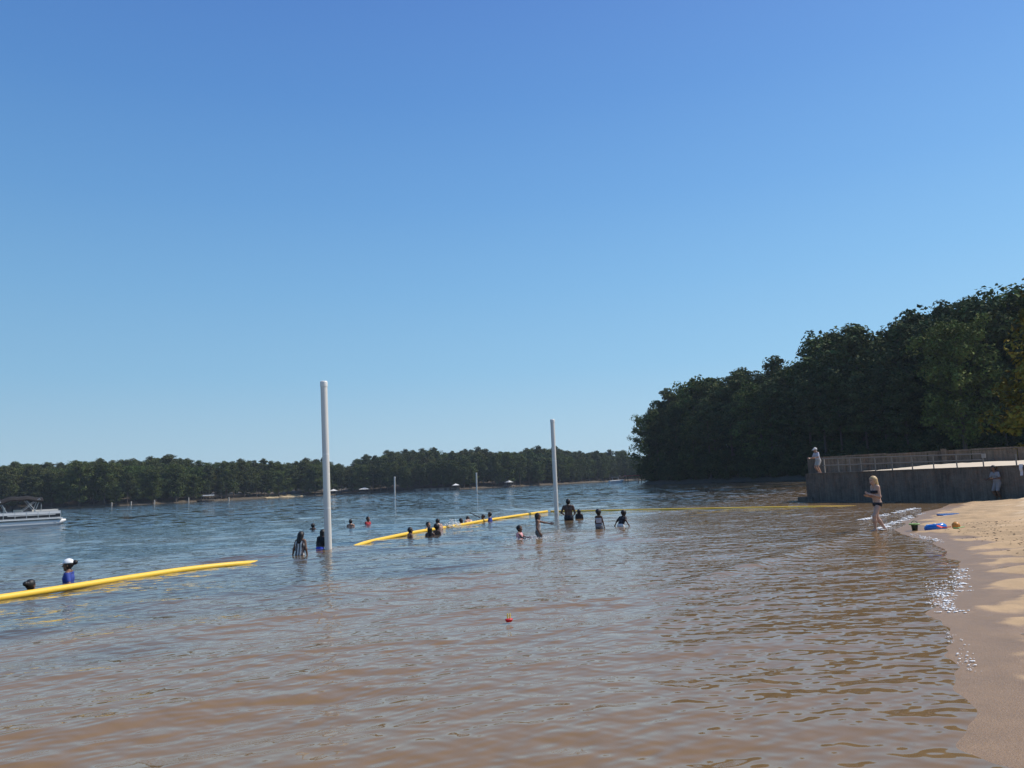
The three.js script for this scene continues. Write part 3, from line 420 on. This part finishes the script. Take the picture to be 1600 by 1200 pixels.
// o: pos [x, z], feet (height of what carries the feet), top (height of the crown of the head), height, face (the way it looks, degrees: 0 towards +z, 90 towards +x), pose
function person(o) {
  const H = o.height, root = group('person', o.label, 'person', [o.pos[0], o.feet, o.pos[1]], (o.face ?? 0) * D2R, o.group);
  const full = o.top - o.feet, low = Math.max(0, H - full), lean = (o.lean ?? 0) * D2R, stout = o.stout ?? 1;
  const hipY = Math.max(0.1 * H, 0.51 * H - low + H * 0.42 * (1 - Math.cos(lean))), step = (o.step ?? 0) * H, back = -Math.min(0.2 * H, low * 0.5);
  const cl = Math.cos(lean), sl = Math.sin(lean), up = (x, y, z) => [x * H, hipY + y * H * cl - z * H * sl, y * H * sl + z * H * cl];   // torso axes, from the hips
  const unUp = (p) => { const y = p[1] - hipY, z = p[2]; return [p[0] / H, (y * cl + z * sl) / H, (-y * sl + z * cl) / H]; };
  const bones = [], B = (tagName, a, b, ra, rb) => bones.push([tagName, a, b, ra * H, rb * H]);
  const hw = 0.052, sw = (o.shoulder ?? 0.098);
  for (const s of [-1, 1]) {
    B('torso', up(s * 0.042, 0.01, -0.005), up(s * 0.035, 0.10, 0), 0.062 * stout, 0.052 * stout); B('torso', up(s * 0.035, 0.10, 0), up(s * 0.048, 0.22, 0.002), 0.052 * stout, 0.058 * stout); B('torso', up(s * 0.048, 0.22, 0), up(s * 0.075, 0.295, -0.004), 0.056 * stout, 0.036);
    if (o.female) B('torso', up(s * 0.036, 0.215, 0.03), up(s * 0.036, 0.215, 0.036), 0.03, 0.028);
    const hip = up(s * hw, -0.01, 0), ank = [s * (o.spread ?? 0.05) * H, 0.045 * H, back + s * step], [knee, an] = bend(hip, ank, 0.242 * H, 0.235 * H, [s * 0.25, 0.1, 1]);
    B('thigh', hip, knee, 0.056 * stout, 0.036); B('calf', knee, mid(knee, an, 0.35), 0.035, 0.036); B('calf', mid(knee, an, 0.35), an, 0.036, 0.021); B('foot', [an[0], an[1] - 0.02 * H, an[2] - 0.012 * H], [an[0] + s * 0.012 * H, an[1] - 0.028 * H, an[2] + 0.098 * H], 0.021, 0.015);
  }
  B('neck', up(0, 0.29, -0.006), up(0, 0.36, 0.006), 0.036, 0.033); for (const s of [-1, 1]) B('torso', up(0, 0.325, -0.012), up(s * 0.07, 0.3, -0.006), 0.028, 0.03);
  const hands = [];
  for (const s of [-1, 1]) {
    const sh = up(s * sw, 0.295, -0.004), want = (s < 0 ? o.armR : o.armL) ?? [0.05, -0.32, 0.06], target = up(s * sw + s * want[0], 0.295 + want[1], want[2]), [el, wr] = bend(sh, target, 0.172 * H, 0.148 * H, [s * 0.5, -0.25, -1]);
    B('uarm', sh, el, 0.033 * stout, 0.024); B('farm', el, wr, 0.025, 0.016); hands.push([s, el, wr]);
  }
  const d = [0, 0, 0], body = (p, only, off) => { let v = 1e3; for (const q of bones) { let lim = 1; if (only) { lim = only[q[0]]; if (!lim) continue; } v = smin(v, lim === 1 ? capsule(p, q[1], q[2], q[3], q[4]) : capsule(p, q[1], mid(q[1], q[2], lim), q[3], lerp(q[3], q[4], lim)), 0.022 * H); } return v - (off ?? 0); };
  // head axes: turned and nodded about the top of the neck
  const hc = up(0, 0.408, 0.014), turn = (o.look ?? 0) * D2R, nod = lean * 0.6 + (o.nod ?? 0) * D2R, Hr = new THREE.Matrix4().makeRotationY(turn).multiply(new THREE.Matrix4().makeRotationX(nod)), inv = Hr.clone().invert().elements, hs = H < 1.4 ? 0.16 * 1.4 : 0.16 * (0.75 * H + 0.25 * 1.6);   // a child's head is larger for its height
  const toHead = (p) => { const x = p[0] - hc[0], y = p[1] - hc[1], z = p[2] - hc[2], e = inv; return [(e[0] * x + e[4] * y + e[8] * z) / hs, (e[1] * x + e[5] * y + e[9] * z) / hs, (e[2] * x + e[6] * y + e[10] * z) / hs]; };
  const skull = (q, g = 0) => smin(ellipsoid(q[0], q[1] - 0.14, q[2] + 0.06, 0.345 + g, 0.40 + g, 0.43 + g), ellipsoid(q[0], q[1] + 0.2, q[2] - 0.06, 0.25 + g, 0.33 + g, 0.30 + g), 0.12);
  const face = (q) => {
    let v = skull(q); const ax = Math.abs(q[0]);
    v = smin(v, capsule(q, [0, 0.06, 0.33], [0, -0.1, 0.44], 0.035, 0.06), 0.05);                       // nose
    v = smin(v, capsule(q, [-0.09, -0.25, 0.3], [0.09, -0.25, 0.3], 0.045, 0.045), 0.05);                // mouth
    v = smin(v, capsule(q, [0, -0.42, 0.22], [0, -0.43, 0.25], 0.09, 0.08), 0.08);                       // chin
    v = Math.max(v, -(Math.hypot(ax - 0.145, q[1] - 0.04, q[2] - 0.43) - 0.09)); v = Math.min(v, Math.hypot(ax - 0.14, q[1] - 0.035, (q[2] - 0.315)) - 0.062);   // eye sockets and eyes
    return Math.min(v, ellipsoid(ax - 0.345, q[1] - 0.0, q[2] + 0.05, 0.05, 0.13, 0.085));             // ears
  };
  const tone = o.skin ?? skinTone.brown, geos = [], paint = (g, f) => { const P = g.attributes.position, c = new Float32Array(P.count * 3); for (let k = 0; k < P.count; k++) c.set(f ? f([P.getX(k), P.getY(k), P.getZ(k)]) : tone, k * 3); g.setAttribute('color', new THREE.BufferAttribute(c, 3)); return g; };
  const bounds = (list, m) => { const lo = [1e9, 1e9, 1e9], hi = [-1e9, -1e9, -1e9]; for (const q of list) for (const e of [1, 2]) for (let k = 0; k < 3; k++) { lo[k] = Math.min(lo[k], q[e][k] - q[3] - m); hi[k] = Math.max(hi[k], q[e][k] + q[3] + m); } return [lo, hi]; };
  const cell = o.fine ? 0.012 : 0.017;
  geos.push(paint(surfaceNets((x, y, z) => body([x, y, z]), ...bounds(bones, 0.03), cell)));
  const hb = hs * 0.75, hlo = hc.map((c) => c - hb), hhi = hc.map((c) => c + hb);
  geos.push(paint(surfaceNets((x, y, z) => face(toHead([x, y, z])) * hs, hlo, hhi, o.fine ? 0.005 : 0.008), (p) => { const q = toHead(p), ax = Math.abs(q[0]); if (q[2] > 0.2 && Math.hypot(ax - 0.14, q[1] - 0.035) < 0.05) return Math.hypot(ax - 0.14, q[1] - 0.035) < 0.028 ? [0.02, 0.012, 0.01] : [0.6, 0.58, 0.55]; if (q[2] > 0.27 && Math.abs(q[1] + 0.25) < 0.04 && ax < 0.11) return [tone[0] * 1.1, tone[1] * 0.65, tone[2] * 0.65]; if (q[2] > 0.2 && Math.abs(q[1] - 0.14) < 0.022 && ax > 0.06 && ax < 0.22) return [0.03, 0.02, 0.015]; return tone; }));
  for (const [s, el, wr] of hands) {   // palm, four fingers of unequal length with a bend, and a thumb leaving the side of the palm
    const f = V(wr[0] - el[0], wr[1] - el[1], wr[2] - el[2]).normalize(), side = V(0, 0, 1).addScaledVector(f, -f.z).normalize(), nrm = f.clone().cross(side).multiplyScalar(s), W = V(...wr), hl = 0.108 * H;
    const at = (a, b, c) => W.clone().addScaledVector(f, a * hl).addScaledVector(side, b * hl).addScaledVector(nrm, c * hl).toArray(), list = [];
    for (const b of [-0.12, 0.0, 0.12]) list.push(['h', at(-0.1, b * 0.6, 0), at(0.46, b * 1.25, 0), 0.13 * hl, 0.10 * hl]);
    const L = [0.40, 0.5, 0.54, 0.47]; for (let k = 0; k < 4; k++) { const b = -0.21 + 0.14 * k, l = L[k], m1 = at(0.5 + l * 0.5, b * 1.15, 0.05); list.push(['h', at(0.44, b, 0), m1, 0.068 * hl, 0.06 * hl], ['h', m1, at(0.5 + l * 0.93, b * 1.2, 0.2), 0.06 * hl, 0.048 * hl]); }
    const t1 = at(0.3, 0.33, 0.08); list.push(['h', at(0.06, 0.14, 0.02), t1, 0.085 * hl, 0.07 * hl], ['h', t1, at(0.58, 0.4, 0.16), 0.07 * hl, 0.055 * hl]);
    geos.push(paint(surfaceNets((x, y, z) => { const p = [x, y, z]; let v = 1e3; list.forEach((q, k) => { const e = capsule(p, q[1], q[2], q[3], q[4]); v = k < 3 ? smin(v, e, 0.006) : smin(v, e, 0.002); }); return v; }, ...bounds(list, 0.008), o.fine ? 0.0032 : 0.0055)));
  }
  part('body', mergeGeometries(geos), bodyMat, root);
  for (const c of o.clothes ?? []) {
    const used = bones.filter((q) => c.on[q[0]]), [lo, hi] = bounds(used, 0.05), cy = c.y ?? [-1, 1];
    const g = surfaceNets((x, y, z) => { const p = [x, y, z], q = unUp(p); let v = body(p, c.on, c.off ?? 0.012); if (c.y) v = Math.max(v, (cy[0] - q[1]) * H, (q[1] - cy[1]) * H); if (c.cut) v = Math.max(v, c.cut(q) * H); return v; }, lo, hi, o.fine ? 0.009 : 0.014);
    if (c.pattern) { paint(g, (p) => c.pattern(unUp(p))); part(c.name, g, bodyMat, root); } else part(c.name, g, clothMat(c.color), root);
  }
  const hair = o.hair, ht = hairTone[o.hairTone ?? 'black'];
  if (hair) {
    const strands = []; // in head units
    if (hair === 'long') for (let k = 0; k < 9; k++) { const a = (k - 4) * 0.34, x = Math.sin(a) * 0.33, z = -0.08 - Math.cos(a) * 0.34; strands.push([[x, 0.15, z], [x * 0.85, -0.7, z * 0.9 + 0.02], 0.1, 0.08], [[x * 0.85, -0.7, z * 0.9 + 0.02], [x * 0.8, -1.25 - 0.2 * Math.cos(k * 2), z * 0.75 - 0.06], 0.08, 0.025]); }
    if (hair === 'side_long') { for (let k = 0; k < 7; k++) { const a = (k - 3) * 0.3, x = Math.sin(a) * 0.33, z = -0.06 - Math.cos(a) * 0.33; strands.push([[x, 0.1, z], [x + 0.1, -0.8, z - 0.05], 0.14, 0.12], [[x + 0.1, -0.8, z - 0.05], [x + 0.5, -1.9, z + 0.1], 0.11, 0.04]); } }
    if (hair === 'bun') strands.push([[0, 0.2, -0.5], [0, 0.24, -0.62], 0.2, 0.22]);
    if (hair === 'tail') strands.push([[0, 0.25, -0.42], [0, 0.05, -0.66], 0.12, 0.13], [[0, 0.05, -0.66], [0, -0.75, -0.6], 0.13, 0.05]);
    if (hair === 'puff') strands.push([[0, 0.3, -0.15], [0, 0.32, -0.2], 0.5, 0.48]);
    const g = surfaceNets((x, y, z) => {
      const q = toHead([x, y, z]); let v = Math.max(skull([q[0], q[1], q[2]], 0.045), -(Math.max(q[2] - 0.12 - 0.55 * Math.max(0, q[1] - 0.2), 0.0) > 0 && q[1] < 0.36 ? -1 : 1) * 0.02);
      const cut = Math.max(Math.min(q[2] - 0.08 - 0.2 * q[1], 0.34 - q[1]), -1); v = Math.max(v, cut); v = Math.max(v, -0.34 - q[1]);
      for (const [a, b, ra, rb] of strands) v = smin(v, capsule(q, a, b, ra, rb), 0.05);
      return v * hs;
    }, hc.map((c, k) => c - hs * (strands.length ? (k === 1 ? 2.1 : 1.1) : 0.7)), hc.map((c) => c + hs * 0.9), o.fine ? 0.008 : 0.011);
    part('hair', g, clothMat(ht, 0.55), root);
  }
  if (o.cap) {
    const g = surfaceNets((x, y, z) => { const q = toHead([x, y, z]); let v = Math.max(skull(q, 0.075), 0.19 - q[1]); const brim = Math.max(ellipsoid(q[0], q[1] - 0.2 + 0.25 * (q[2] - 0.3), q[2] - 0.42, 0.31, 0.045, 0.42), -(q[2] - 0.15)); return Math.min(v, brim) * hs; }, hc.map((c) => c - hs * 1.1), hc.map((c) => c + hs * 1.1), 0.009);
    part('cap', g, clothMat(o.cap), root);
  }
  return root;
}
const swimTop = { torso: 1, uarm: 0.001 }, tee = { torso: 1, uarm: 0.75 }, trunks = { torso: 0.6, thigh: 0.7 };
const shirt = (color, extra) => ({ name: 'shirt', on: tee, y: [-0.06, 0.31], color, off: 0.014, ...extra });
const shorts = (color) => ({ name: 'shorts', on: { torso: 1, thigh: 0.62 }, y: [-0.5, 0.07], color, off: 0.016 });
const suit = (color, extra) => ({ name: 'swimsuit', on: { torso: 1 }, y: [-0.06, 0.25], color, off: 0.009, ...extra });
const bikiniTop = (color) => ({ name: 'bikini_top', on: { torso: 1 }, y: [0.185, 0.24], color, off: 0.014 });
const bikiniBottom = (color) => ({ name: 'bikini_bottom', on: { torso: 1, thigh: 0.04 }, y: [-0.07, 0.022], color, off: 0.01 });
const vest = (color) => ({ name: 'life_vest', on: { torso: 1 }, y: [0.06, 0.30], color, off: 0.035 });
const bed = (x, z) => bedHeight(x, z);
function bather(x, z, top, height, face, label, rest) { return person({ pos: [x, z], feet: bed(x, z), top, height, face, label, ...rest }); }
const { dark, brown, tan, fair } = skinTone;
bather(-10.5, -17.2, 0.30, 1.5, 170, 'bather up to the neck behind the yellow float, dark hair pulled back', { skin: brown, hair: 'bun', clothes: [suit([0.03, 0.03, 0.05])] });
bather(-10.75, -19.1, 0.56, 1.62, -75, 'bather in white cap and blue shirt behind the yellow float', { skin: brown, hair: 'bun', cap: [0.82, 0.82, 0.82], clothes: [shirt([0.025, 0.05, 0.26])], armL: [0.1, -0.27, 0.02] });
bather(-6.72, -24.5, 0.70, 1.45, 165, 'bather with long black braids and pale patterned top near the tall pole', { skin: brown, hair: 'side_long', female: true, lean: 8, clothes: [suit(null, { y: [-0.06, 0.29], pattern: (q) => (Math.sin(q[0] * 95) > 0.15 ? [0.62, 0.58, 0.52] : [0.04, 0.03, 0.035]) })], armL: [0.08, -0.31, 0.02] });
bather(-6.66, -26.75, 0.68, 1.40, 150, 'bather with long black hair and bright blue shorts partly behind the tall pole', { skin: dark, hair: 'long', lean: 14, clothes: [{ ...shirt([0.012, 0.012, 0.014]), y: [0.1, 0.31] }, shorts([0.02, 0.07, 0.5])] });
bather(-10.45, -40.6, 0.30, 1.5, 160, 'dark haired swimmer far out with only the head above water', { skin: dark, hair: 'short' });
bather(-8.76, -41.7, 0.38, 1.55, 185, 'swimmer far out with bare pale shoulders above water', { skin: tan, hair: 'short' });
bather(-8.25, -43.8, 0.46, 1.55, 60, 'swimmer far out in a red top', { skin: brown, hair: 'short', clothes: [shirt([0.35, 0.02, 0.03])] });
bather(-4.2, -30.9, 0.36, 1.45, 120, 'swimmer in dark red top at the near side of the float', { skin: brown, hair: 'short', look: 10, clothes: [suit([0.16, 0.03, 0.02])] });
bather(-3.95, -34.9, 0.36, 1.45, 60, 'swimmer leaning over the float behind a dark haired swimmer', { skin: tan, hair: 'short' });
bather(-3.42, -30.8, 0.35, 1.4, 180, 'dark swimmer with wet black hair hanging down, close to the float', { skin: dark, hair: 'long' });
bather(-3.25, -31.8, 0.37, 1.4, 150, 'swimmer with rounded black hair in a dark top near the float', { skin: dark, hair: 'puff', clothes: [suit([0.01, 0.01, 0.012])] });
bather(-3.5, -35.1, 0.47, 1.5, 200, 'swimmer with bare pinkish shoulders holding the float by the splash', { skin: fair, hair: 'short', lean: 15 });
bather(-2.82, -39.3, 0.27, 1.35, 90, 'small dark head low in the water beside a pale shouldered swimmer at the float', { skin: dark, hair: 'short' });
bather(-2.4, -38.9, 0.36, 1.5, 190, 'swimmer with pale back lying along the float', { skin: fair, hair: 'short', lean: 50 });
bather(-1.78, -40.9, 0.35, 1.35, -80, 'swimmer at the float holding up a dark stick', { skin: brown, hair: 'short', armR: [0.06, -0.06, 0.28] });
bather(-1.42, -40.5, 0.46, 1.45, -100, 'swimmer in a blue shirt at the float next to the one with a stick', { skin: brown, hair: 'short', clothes: [shirt([0.03, 0.06, 0.3])] });
bather(0.02, -27.1, 0.43, 1.15, 75, 'child in pink and white life vest sitting low in splashing water', { skin: brown, hair: 'short', clothes: [vest([0.72, 0.36, 0.38])], armL: [0.05, -0.16, 0.24], armR: [0.05, -0.18, 0.24] });
bather(0.66, -27.0, 0.84, 1.34, 88, 'girl with long dark hair standing with one arm stretched out', { skin: brown, hair: 'long', look: 5, clothes: [suit([0.36, 0.34, 0.33], { y: [0.02, 0.24] }), shorts([0.10, 0.11, 0.11])], armL: [0.0, -0.08, 0.31], armR: [0.02, -0.3, 0.04] });
bather(2.38, -37.5, 1.02, 1.78, 170, 'tall dark skinned man standing waist deep beside the far pole', { skin: dark, hair: 'short', stout: 1.08, shoulder: 0.118, look: 20, clothes: [shorts([0.02, 0.02, 0.025])], armL: [0.04, -0.2, 0.12], armR: [0.02, -0.22, 0.14] });
bather(2.98, -38.9, 0.46, 1.3, 165, 'bather with long black hair in dark top next to the tall man', { skin: dark, hair: 'long', clothes: [shirt([0.02, 0.02, 0.025])] });
bather(3.1, -30.7, 0.68, 1.18, 150, 'child with rounded black hair and pale top standing hip deep', { skin: dark, hair: 'puff', clothes: [suit([0.48, 0.44, 0.45], { y: [0.1, 0.26] }), shorts([0.2, 0.2, 0.22])] });
bather(4.03, -31.5, 0.56, 1.24, 140, 'child bending forward in white bottoms and dark top', { skin: dark, hair: 'puff', lean: 30, clothes: [shirt([0.015, 0.015, 0.018]), { ...shorts([0.7, 0.68, 0.64]), y: [-0.3, 0.04] }], armL: [0.2, -0.22, 0.1], armR: [0.12, -0.2, 0.05] });
person({ pos: [10.72, -23.8], feet: -0.02, top: 1.60, height: 1.64, face: -82, fine: true, label: 'blonde girl in dark bikini walking at the edge of the water', skin: [0.46, 0.28, 0.20], hair: 'long', hairTone: 'blonde', female: true, step: 0.11, spread: 0.028, lean: 3, nod: 14, stout: 0.86, shoulder: 0.088, clothes: [bikiniTop([0.012, 0.012, 0.018]), bikiniBottom([0.012, 0.012, 0.018])], armL: [-0.05, -0.12, 0.12], armR: [-0.06, -0.15, 0.13] });
person({ pos: [18.15, -47.55], feet: 1.62, top: 3.16, height: 1.62, face: -75, label: 'man in pale shirt and white cap leaning at the pier railing corner', skin: tan, hair: 'short', hairTone: 'grey', cap: [0.6, 0.58, 0.55], lean: 12, clothes: [shirt([0.42, 0.42, 0.48]), shorts([0.4, 0.38, 0.35])], armL: [0.02, -0.14, 0.22], armR: [0.02, -0.14, 0.22] });
person({ pos: [22.35, -37.05], feet: sandHeight(22.35, -37.05), top: sandHeight(22.35, -37.05) + 1.6, height: 1.66, face: -80, label: 'man in grey shirt and shorts standing in the shade of the dark wall', skin: brown, hair: 'short', lean: 8, nod: 15, clothes: [shirt([0.26, 0.25, 0.26]), { ...shorts([0.24, 0.22, 0.22]), on: { torso: 1, thigh: 0.9 } }], armL: [0.03, -0.15, 0.18], armR: [0.02, -0.16, 0.2] });
{ const o = group('toy_stick', 'dark stick held up by a swimmer at the float', 'stick', [-2.05, 0.2, -40.95]); part('shaft', bar([0.1, 0, 0.02], [-0.42, 0.28, 0.05], 0.022, 8), clothMat([0.03, 0.03, 0.04]), o); part('grip', bar([0.1, 0, 0.02], [0.0, 0.055, 0.026], 0.03, 8), clothMat([0.06, 0.03, 0.03]), o); }
{ // towel over the wall
  const a = 12.3, cs = Math.cos(wallTurn), sn = Math.sin(wallTurn), pts = []; for (let k = 0; k <= 20; k++) { const t = k / 20; pts.push(t < 0.3 ? [1.685, -0.46 + 0.52 * t / 0.3] : [1.685 - (t - 0.3) / 0.7 * 0.5, 0.06 + 0.02 * Math.sin(t * 14)]); }
  const g = gridGeometry(9, 21, (i, j) => { const w = (i / 8 - 0.5) * 0.2 * (1 - 0.35 * j / 20), [y, b0] = pts[j], b = b0 + 0.025 * Math.sin(i * 1.7) * (j / 20), aa = a + w; return [WA[0] + aa * cs + b * sn, y, WA[1] - aa * sn + b * cs]; }, 1); const back = g.clone(); back.translate(-0.012 * sn, 0.012, -0.012 * cs);
  const m = clothMat([0.62, 0.6, 0.62], 0.95).clone(); m.side = THREE.DoubleSide; tag(part('towel', [g, back], m, scene), 'pale towel hanging over the top of the dark wall', 'towel');
}

// ---------------------------------------------------------------- toys, foam, litter
{ const o = group('floating_toy', 'small red toy with two yellow pegs floating on open water', 'toy', [-0.19, 0.01, -11.2], 0.3); o.scale.setScalar(0.66); part('hull', new THREE.LatheGeometry([[0, -0.03], [0.05, -0.025], [0.075, 0.02], [0.07, 0.045], [0, 0.05]].map((q) => new THREE.Vector2(...q)), 18).scale(1.1, 1, 0.8), mat(0.6, 0.015, 0.03, 0.4), o); for (const x of [-0.026, 0.026]) part('peg', bar([x, 0.04, 0], [x, 0.15, 0], 0.016, 8, 0.014), mat(0.8, 0.62, 0.12, 0.5), o); }
const on = (x, z, dy = 0) => [x, sandHeight(x, z) + dy, z];
{ const o = group('toy_bucket', 'black toy bucket with green brim tipped on the wet sand', 'bucket', on(11.36, -23.0)); o.scale.setScalar(0.72); part('pail', new THREE.LatheGeometry([[0, 0], [0.1, 0], [0.13, 0.24], [0.12, 0.24], [0.09, 0.02], [0, 0.02]].map((q) => new THREE.Vector2(...q)), 20), mat(0.015, 0.03, 0.015, 0.5), o); part('brim', new THREE.TorusGeometry(0.17, 0.035, 8, 22).rotateX(Math.PI / 2).scale(1.05, 0.8, 0.9).translate(0, 0.255, 0), mat(0.25, 0.42, 0.12, 0.5), o); part('handle', new THREE.TorusGeometry(0.13, 0.012, 6, 16, Math.PI).translate(0, 0.25, 0), mat(0.03, 0.1, 0.03, 0.5), o); }
{ const o = group('swim_ring', 'shiny blue inflatable ring lying among the beach toys', 'swim ring', on(11.85, -22.8, 0.08), 0.4); o.scale.setScalar(0.88); part('ring', new THREE.TorusGeometry(0.22, 0.12, 14, 34).rotateX(Math.PI / 2 - 0.15), mat(0.015, 0.16, 0.55, 0.22), o); for (let k = 0; k < 5; k++) { const a = k * 1.257; part('print_patch', new THREE.SphereGeometry(0.055, 10, 8).scale(1, 0.35, 1).translate(Math.cos(a) * 0.22, 0.115 + Math.sin(a) * 0.033, Math.sin(a) * 0.22), mat(0.45, 0.62, 0.75, 0.25), o); } part('valve', bar([0.1, 0.1, 0.16], [0.1, 0.14, 0.16], 0.016, 8), mat(0.7, 0.7, 0.7, 0.4), o); }
{ const o = group('beach_ball', 'orange ball beside the blue ring on the sand', 'ball', on(12.3, -22.55, 0.1)); o.scale.setScalar(0.68); part('ball', new THREE.SphereGeometry(0.16, 26, 18), mat(0.62, 0.24, 0.03, 0.45), o); for (let k = 0; k < 3; k++) part('seam', new THREE.TorusGeometry(0.1605, 0.004, 6, 40).rotateY(k * 1.047), mat(0.4, 0.14, 0.02, 0.5), o); part('valve', new THREE.SphereGeometry(0.02, 8, 6).translate(0, 0.157, 0), mat(0.5, 0.4, 0.1), o); }
{ const o = group('sand_shovel', 'red toy shovel lying in front of the blue ring', 'shovel', on(11.62, -22.0, 0.03), 0.5); o.scale.setScalar(0.7); const s = new THREE.Shape(); s.moveTo(-0.1, 0); s.quadraticCurveTo(-0.1, 0.22, 0, 0.24); s.quadraticCurveTo(0.1, 0.22, 0.1, 0); part('blade', new THREE.ExtrudeGeometry(s, { depth: 0.02, bevelSize: 0.006, bevelThickness: 0.006 }).rotateX(-1.2), mat(0.7, 0.05, 0.03, 0.45), o); part('handle', bar([0, 0.02, 0], [0.03, 0.05, 0.34], 0.018, 8), mat(0.7, 0.05, 0.03, 0.45), o); }
{ const o = group('sand_rake', 'small green toy rake on the sand by the orange ball', 'rake', on(12.0, -22.0, 0.02), 1.9); o.scale.setScalar(0.7); part('handle', bar([0, 0.02, 0], [0, 0.05, 0.42], 0.016, 8), mat(0.12, 0.42, 0.12, 0.5), o); part('head', box(0.24, 0.03, 0.04, 0, 0.03, 0), mat(0.12, 0.42, 0.12, 0.5), o); for (let k = 0; k < 5; k++) part('tine', bar([-0.1 + 0.05 * k, 0.03, 0], [-0.1 + 0.05 * k, -0.02, -0.06], 0.008, 6), mat(0.12, 0.42, 0.12, 0.5), o); }
{ const o = group('body_board', 'blue body board lying flat on the sand behind the toys', 'body board', on(15.33, -28.4, 0.04), 0.15); o.scale.setScalar(0.7); const s = new THREE.Shape(); s.moveTo(-0.55, -0.24); s.lineTo(0.35, -0.27); s.quadraticCurveTo(0.62, -0.15, 0.62, 0); s.quadraticCurveTo(0.62, 0.15, 0.35, 0.27); s.lineTo(-0.55, 0.24); s.quadraticCurveTo(-0.48, 0, -0.55, -0.24); part('board', new THREE.ExtrudeGeometry(s, { depth: 0.05, bevelSize: 0.02, bevelThickness: 0.015, bevelSegments: 3 }).rotateX(-Math.PI / 2 + 0.1), mat(0.03, 0.11, 0.32, 0.4), o); part('deck_stripe', box(0.9, 0.012, 0.08, 0, 0.083, 0), mat(0.25, 0.42, 0.6, 0.5), o); part('leash', tube([[-0.5, 0.06, 0], [-0.7, 0.02, 0.1], [-0.8, 0.0, -0.05], [-0.95, 0.0, 0.05]], 0.008, 24, 6), mat(0.02, 0.02, 0.02), o); }
{
  const r = rng(800), M = new THREE.Matrix4(), Q = new THREE.Quaternion(), bub = new THREE.IcosahedronGeometry(1, 1), foam = [];
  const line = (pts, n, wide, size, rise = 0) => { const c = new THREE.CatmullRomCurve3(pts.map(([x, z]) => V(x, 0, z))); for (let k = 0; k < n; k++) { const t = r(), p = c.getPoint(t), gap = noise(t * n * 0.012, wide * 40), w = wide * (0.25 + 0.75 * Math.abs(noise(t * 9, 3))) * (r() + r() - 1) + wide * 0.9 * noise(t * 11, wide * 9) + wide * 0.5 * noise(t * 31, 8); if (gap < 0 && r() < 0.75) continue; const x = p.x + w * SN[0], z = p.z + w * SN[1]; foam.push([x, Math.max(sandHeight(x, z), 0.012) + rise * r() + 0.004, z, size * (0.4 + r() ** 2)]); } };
  line([[12.2, -28.6], [13.99, -30.6], [17.2, -34.5]], 800, 0.26, 0.019, 0.02);
  line([[10.75, -23.75], [11.7, -25.4], [12.92, -27.1], [15.6, -30.9]], 800, 0.22, 0.018, 0.02);
  line([[7.9, -14.4], [6.9, -12.9], [6.1, -11.5], [5.35, -10.3]], 650, 0.24, 0.010, 0.005);  // edge foam, its white bubbles also painting the sun sparkle on wet ripples
  line([[6.9, -13.7], [6.3, -12.3], [5.7, -11.2]], 150, 0.2, 0.008, 0.004);  // rest of the sparkle patch: sun glint painted with white bubbles
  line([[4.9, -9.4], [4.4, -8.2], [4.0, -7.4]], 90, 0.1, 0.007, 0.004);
  line([[10.1, -19.2], [10.4, -20.5], [10.7, -22]], 200, 0.2, 0.012, 0.01);
  for (let k = 0; k < 240; k++) { const a = r() * 6.28, q = 0.75 * Math.sqrt(r()); foam.push([0.3 + Math.cos(a) * q * 1.1, 0.02 + 0.09 * r() * r(), -26.8 + Math.sin(a) * q * 0.8, 0.011 * (0.3 + r())]); }
  for (let k = 0; k < 150; k++) { const a = r() * 6.28, q = 0.5 * r(); foam.push([-3.0 + Math.cos(a) * q, 0.03 + 0.45 * r() * (1 - q * 1.6 > 0 ? 1 - q * 1.6 : 0.1), -36.2 + Math.sin(a) * q * 0.5, 0.02 * (0.4 + r())]); }
  for (let k = 0; k < 700; k++) { const t = r(), w = (r() + r() - 1) * (0.3 + 1.2 * t); foam.push([-47.6 - 7 * t * 0.81 + w * 0.6, 0.04 + 0.16 * r() * (1 - t), -70.6 + 7 * t * 0.59 + w * 0.8, 0.09 * (0.4 + r())]); }
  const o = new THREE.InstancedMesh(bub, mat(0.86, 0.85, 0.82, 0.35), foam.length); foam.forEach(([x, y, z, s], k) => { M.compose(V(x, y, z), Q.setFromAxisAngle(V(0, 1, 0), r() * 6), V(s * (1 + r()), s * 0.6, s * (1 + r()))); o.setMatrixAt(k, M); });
  o.name = 'foam'; o.userData.kind = 'stuff'; tag(o, 'white foam of small waves and splashes, with painted sun glints at the waterline', 'foam'); scene.add(o);
  const flake = new THREE.IcosahedronGeometry(1, 0), bits = []; const c = new THREE.CatmullRomCurve3([[13.2, -23.6], [12.3, -21.9], [11.5, -20.4], [10.9, -18.2], [10.3, -16.2], [10.4, -14]].map(([x, z]) => V(x, 0, z)));
  for (let k = 0; k < 520; k++) { const p = c.getPoint(r()), w = (r() + r() + r() - 1.5) * 0.9 + 0.5, x = p.x + w, z = p.z + (r() - 0.5) * 0.8; bits.push([x, sandHeight(x, z) + 0.004, z, 0.008 + 0.022 * r() * r()]); }
  const d = new THREE.InstancedMesh(flake, mat(0.12, 0.075, 0.045, 0.95), bits.length); bits.forEach(([x, y, z, s], k) => { M.compose(V(x, y, z), Q.setFromAxisAngle(V(0, 1, 0), r() * 6), V(s * (1 + 2 * r()), s * 0.3, s)); d.setMatrixAt(k, M); });
  d.name = 'drift_debris'; d.userData.kind = 'stuff'; tag(d, 'dark twigs and leaf scraps along the drift line on the sand', 'debris'); scene.add(d);
}
renderer.render(scene, camera);
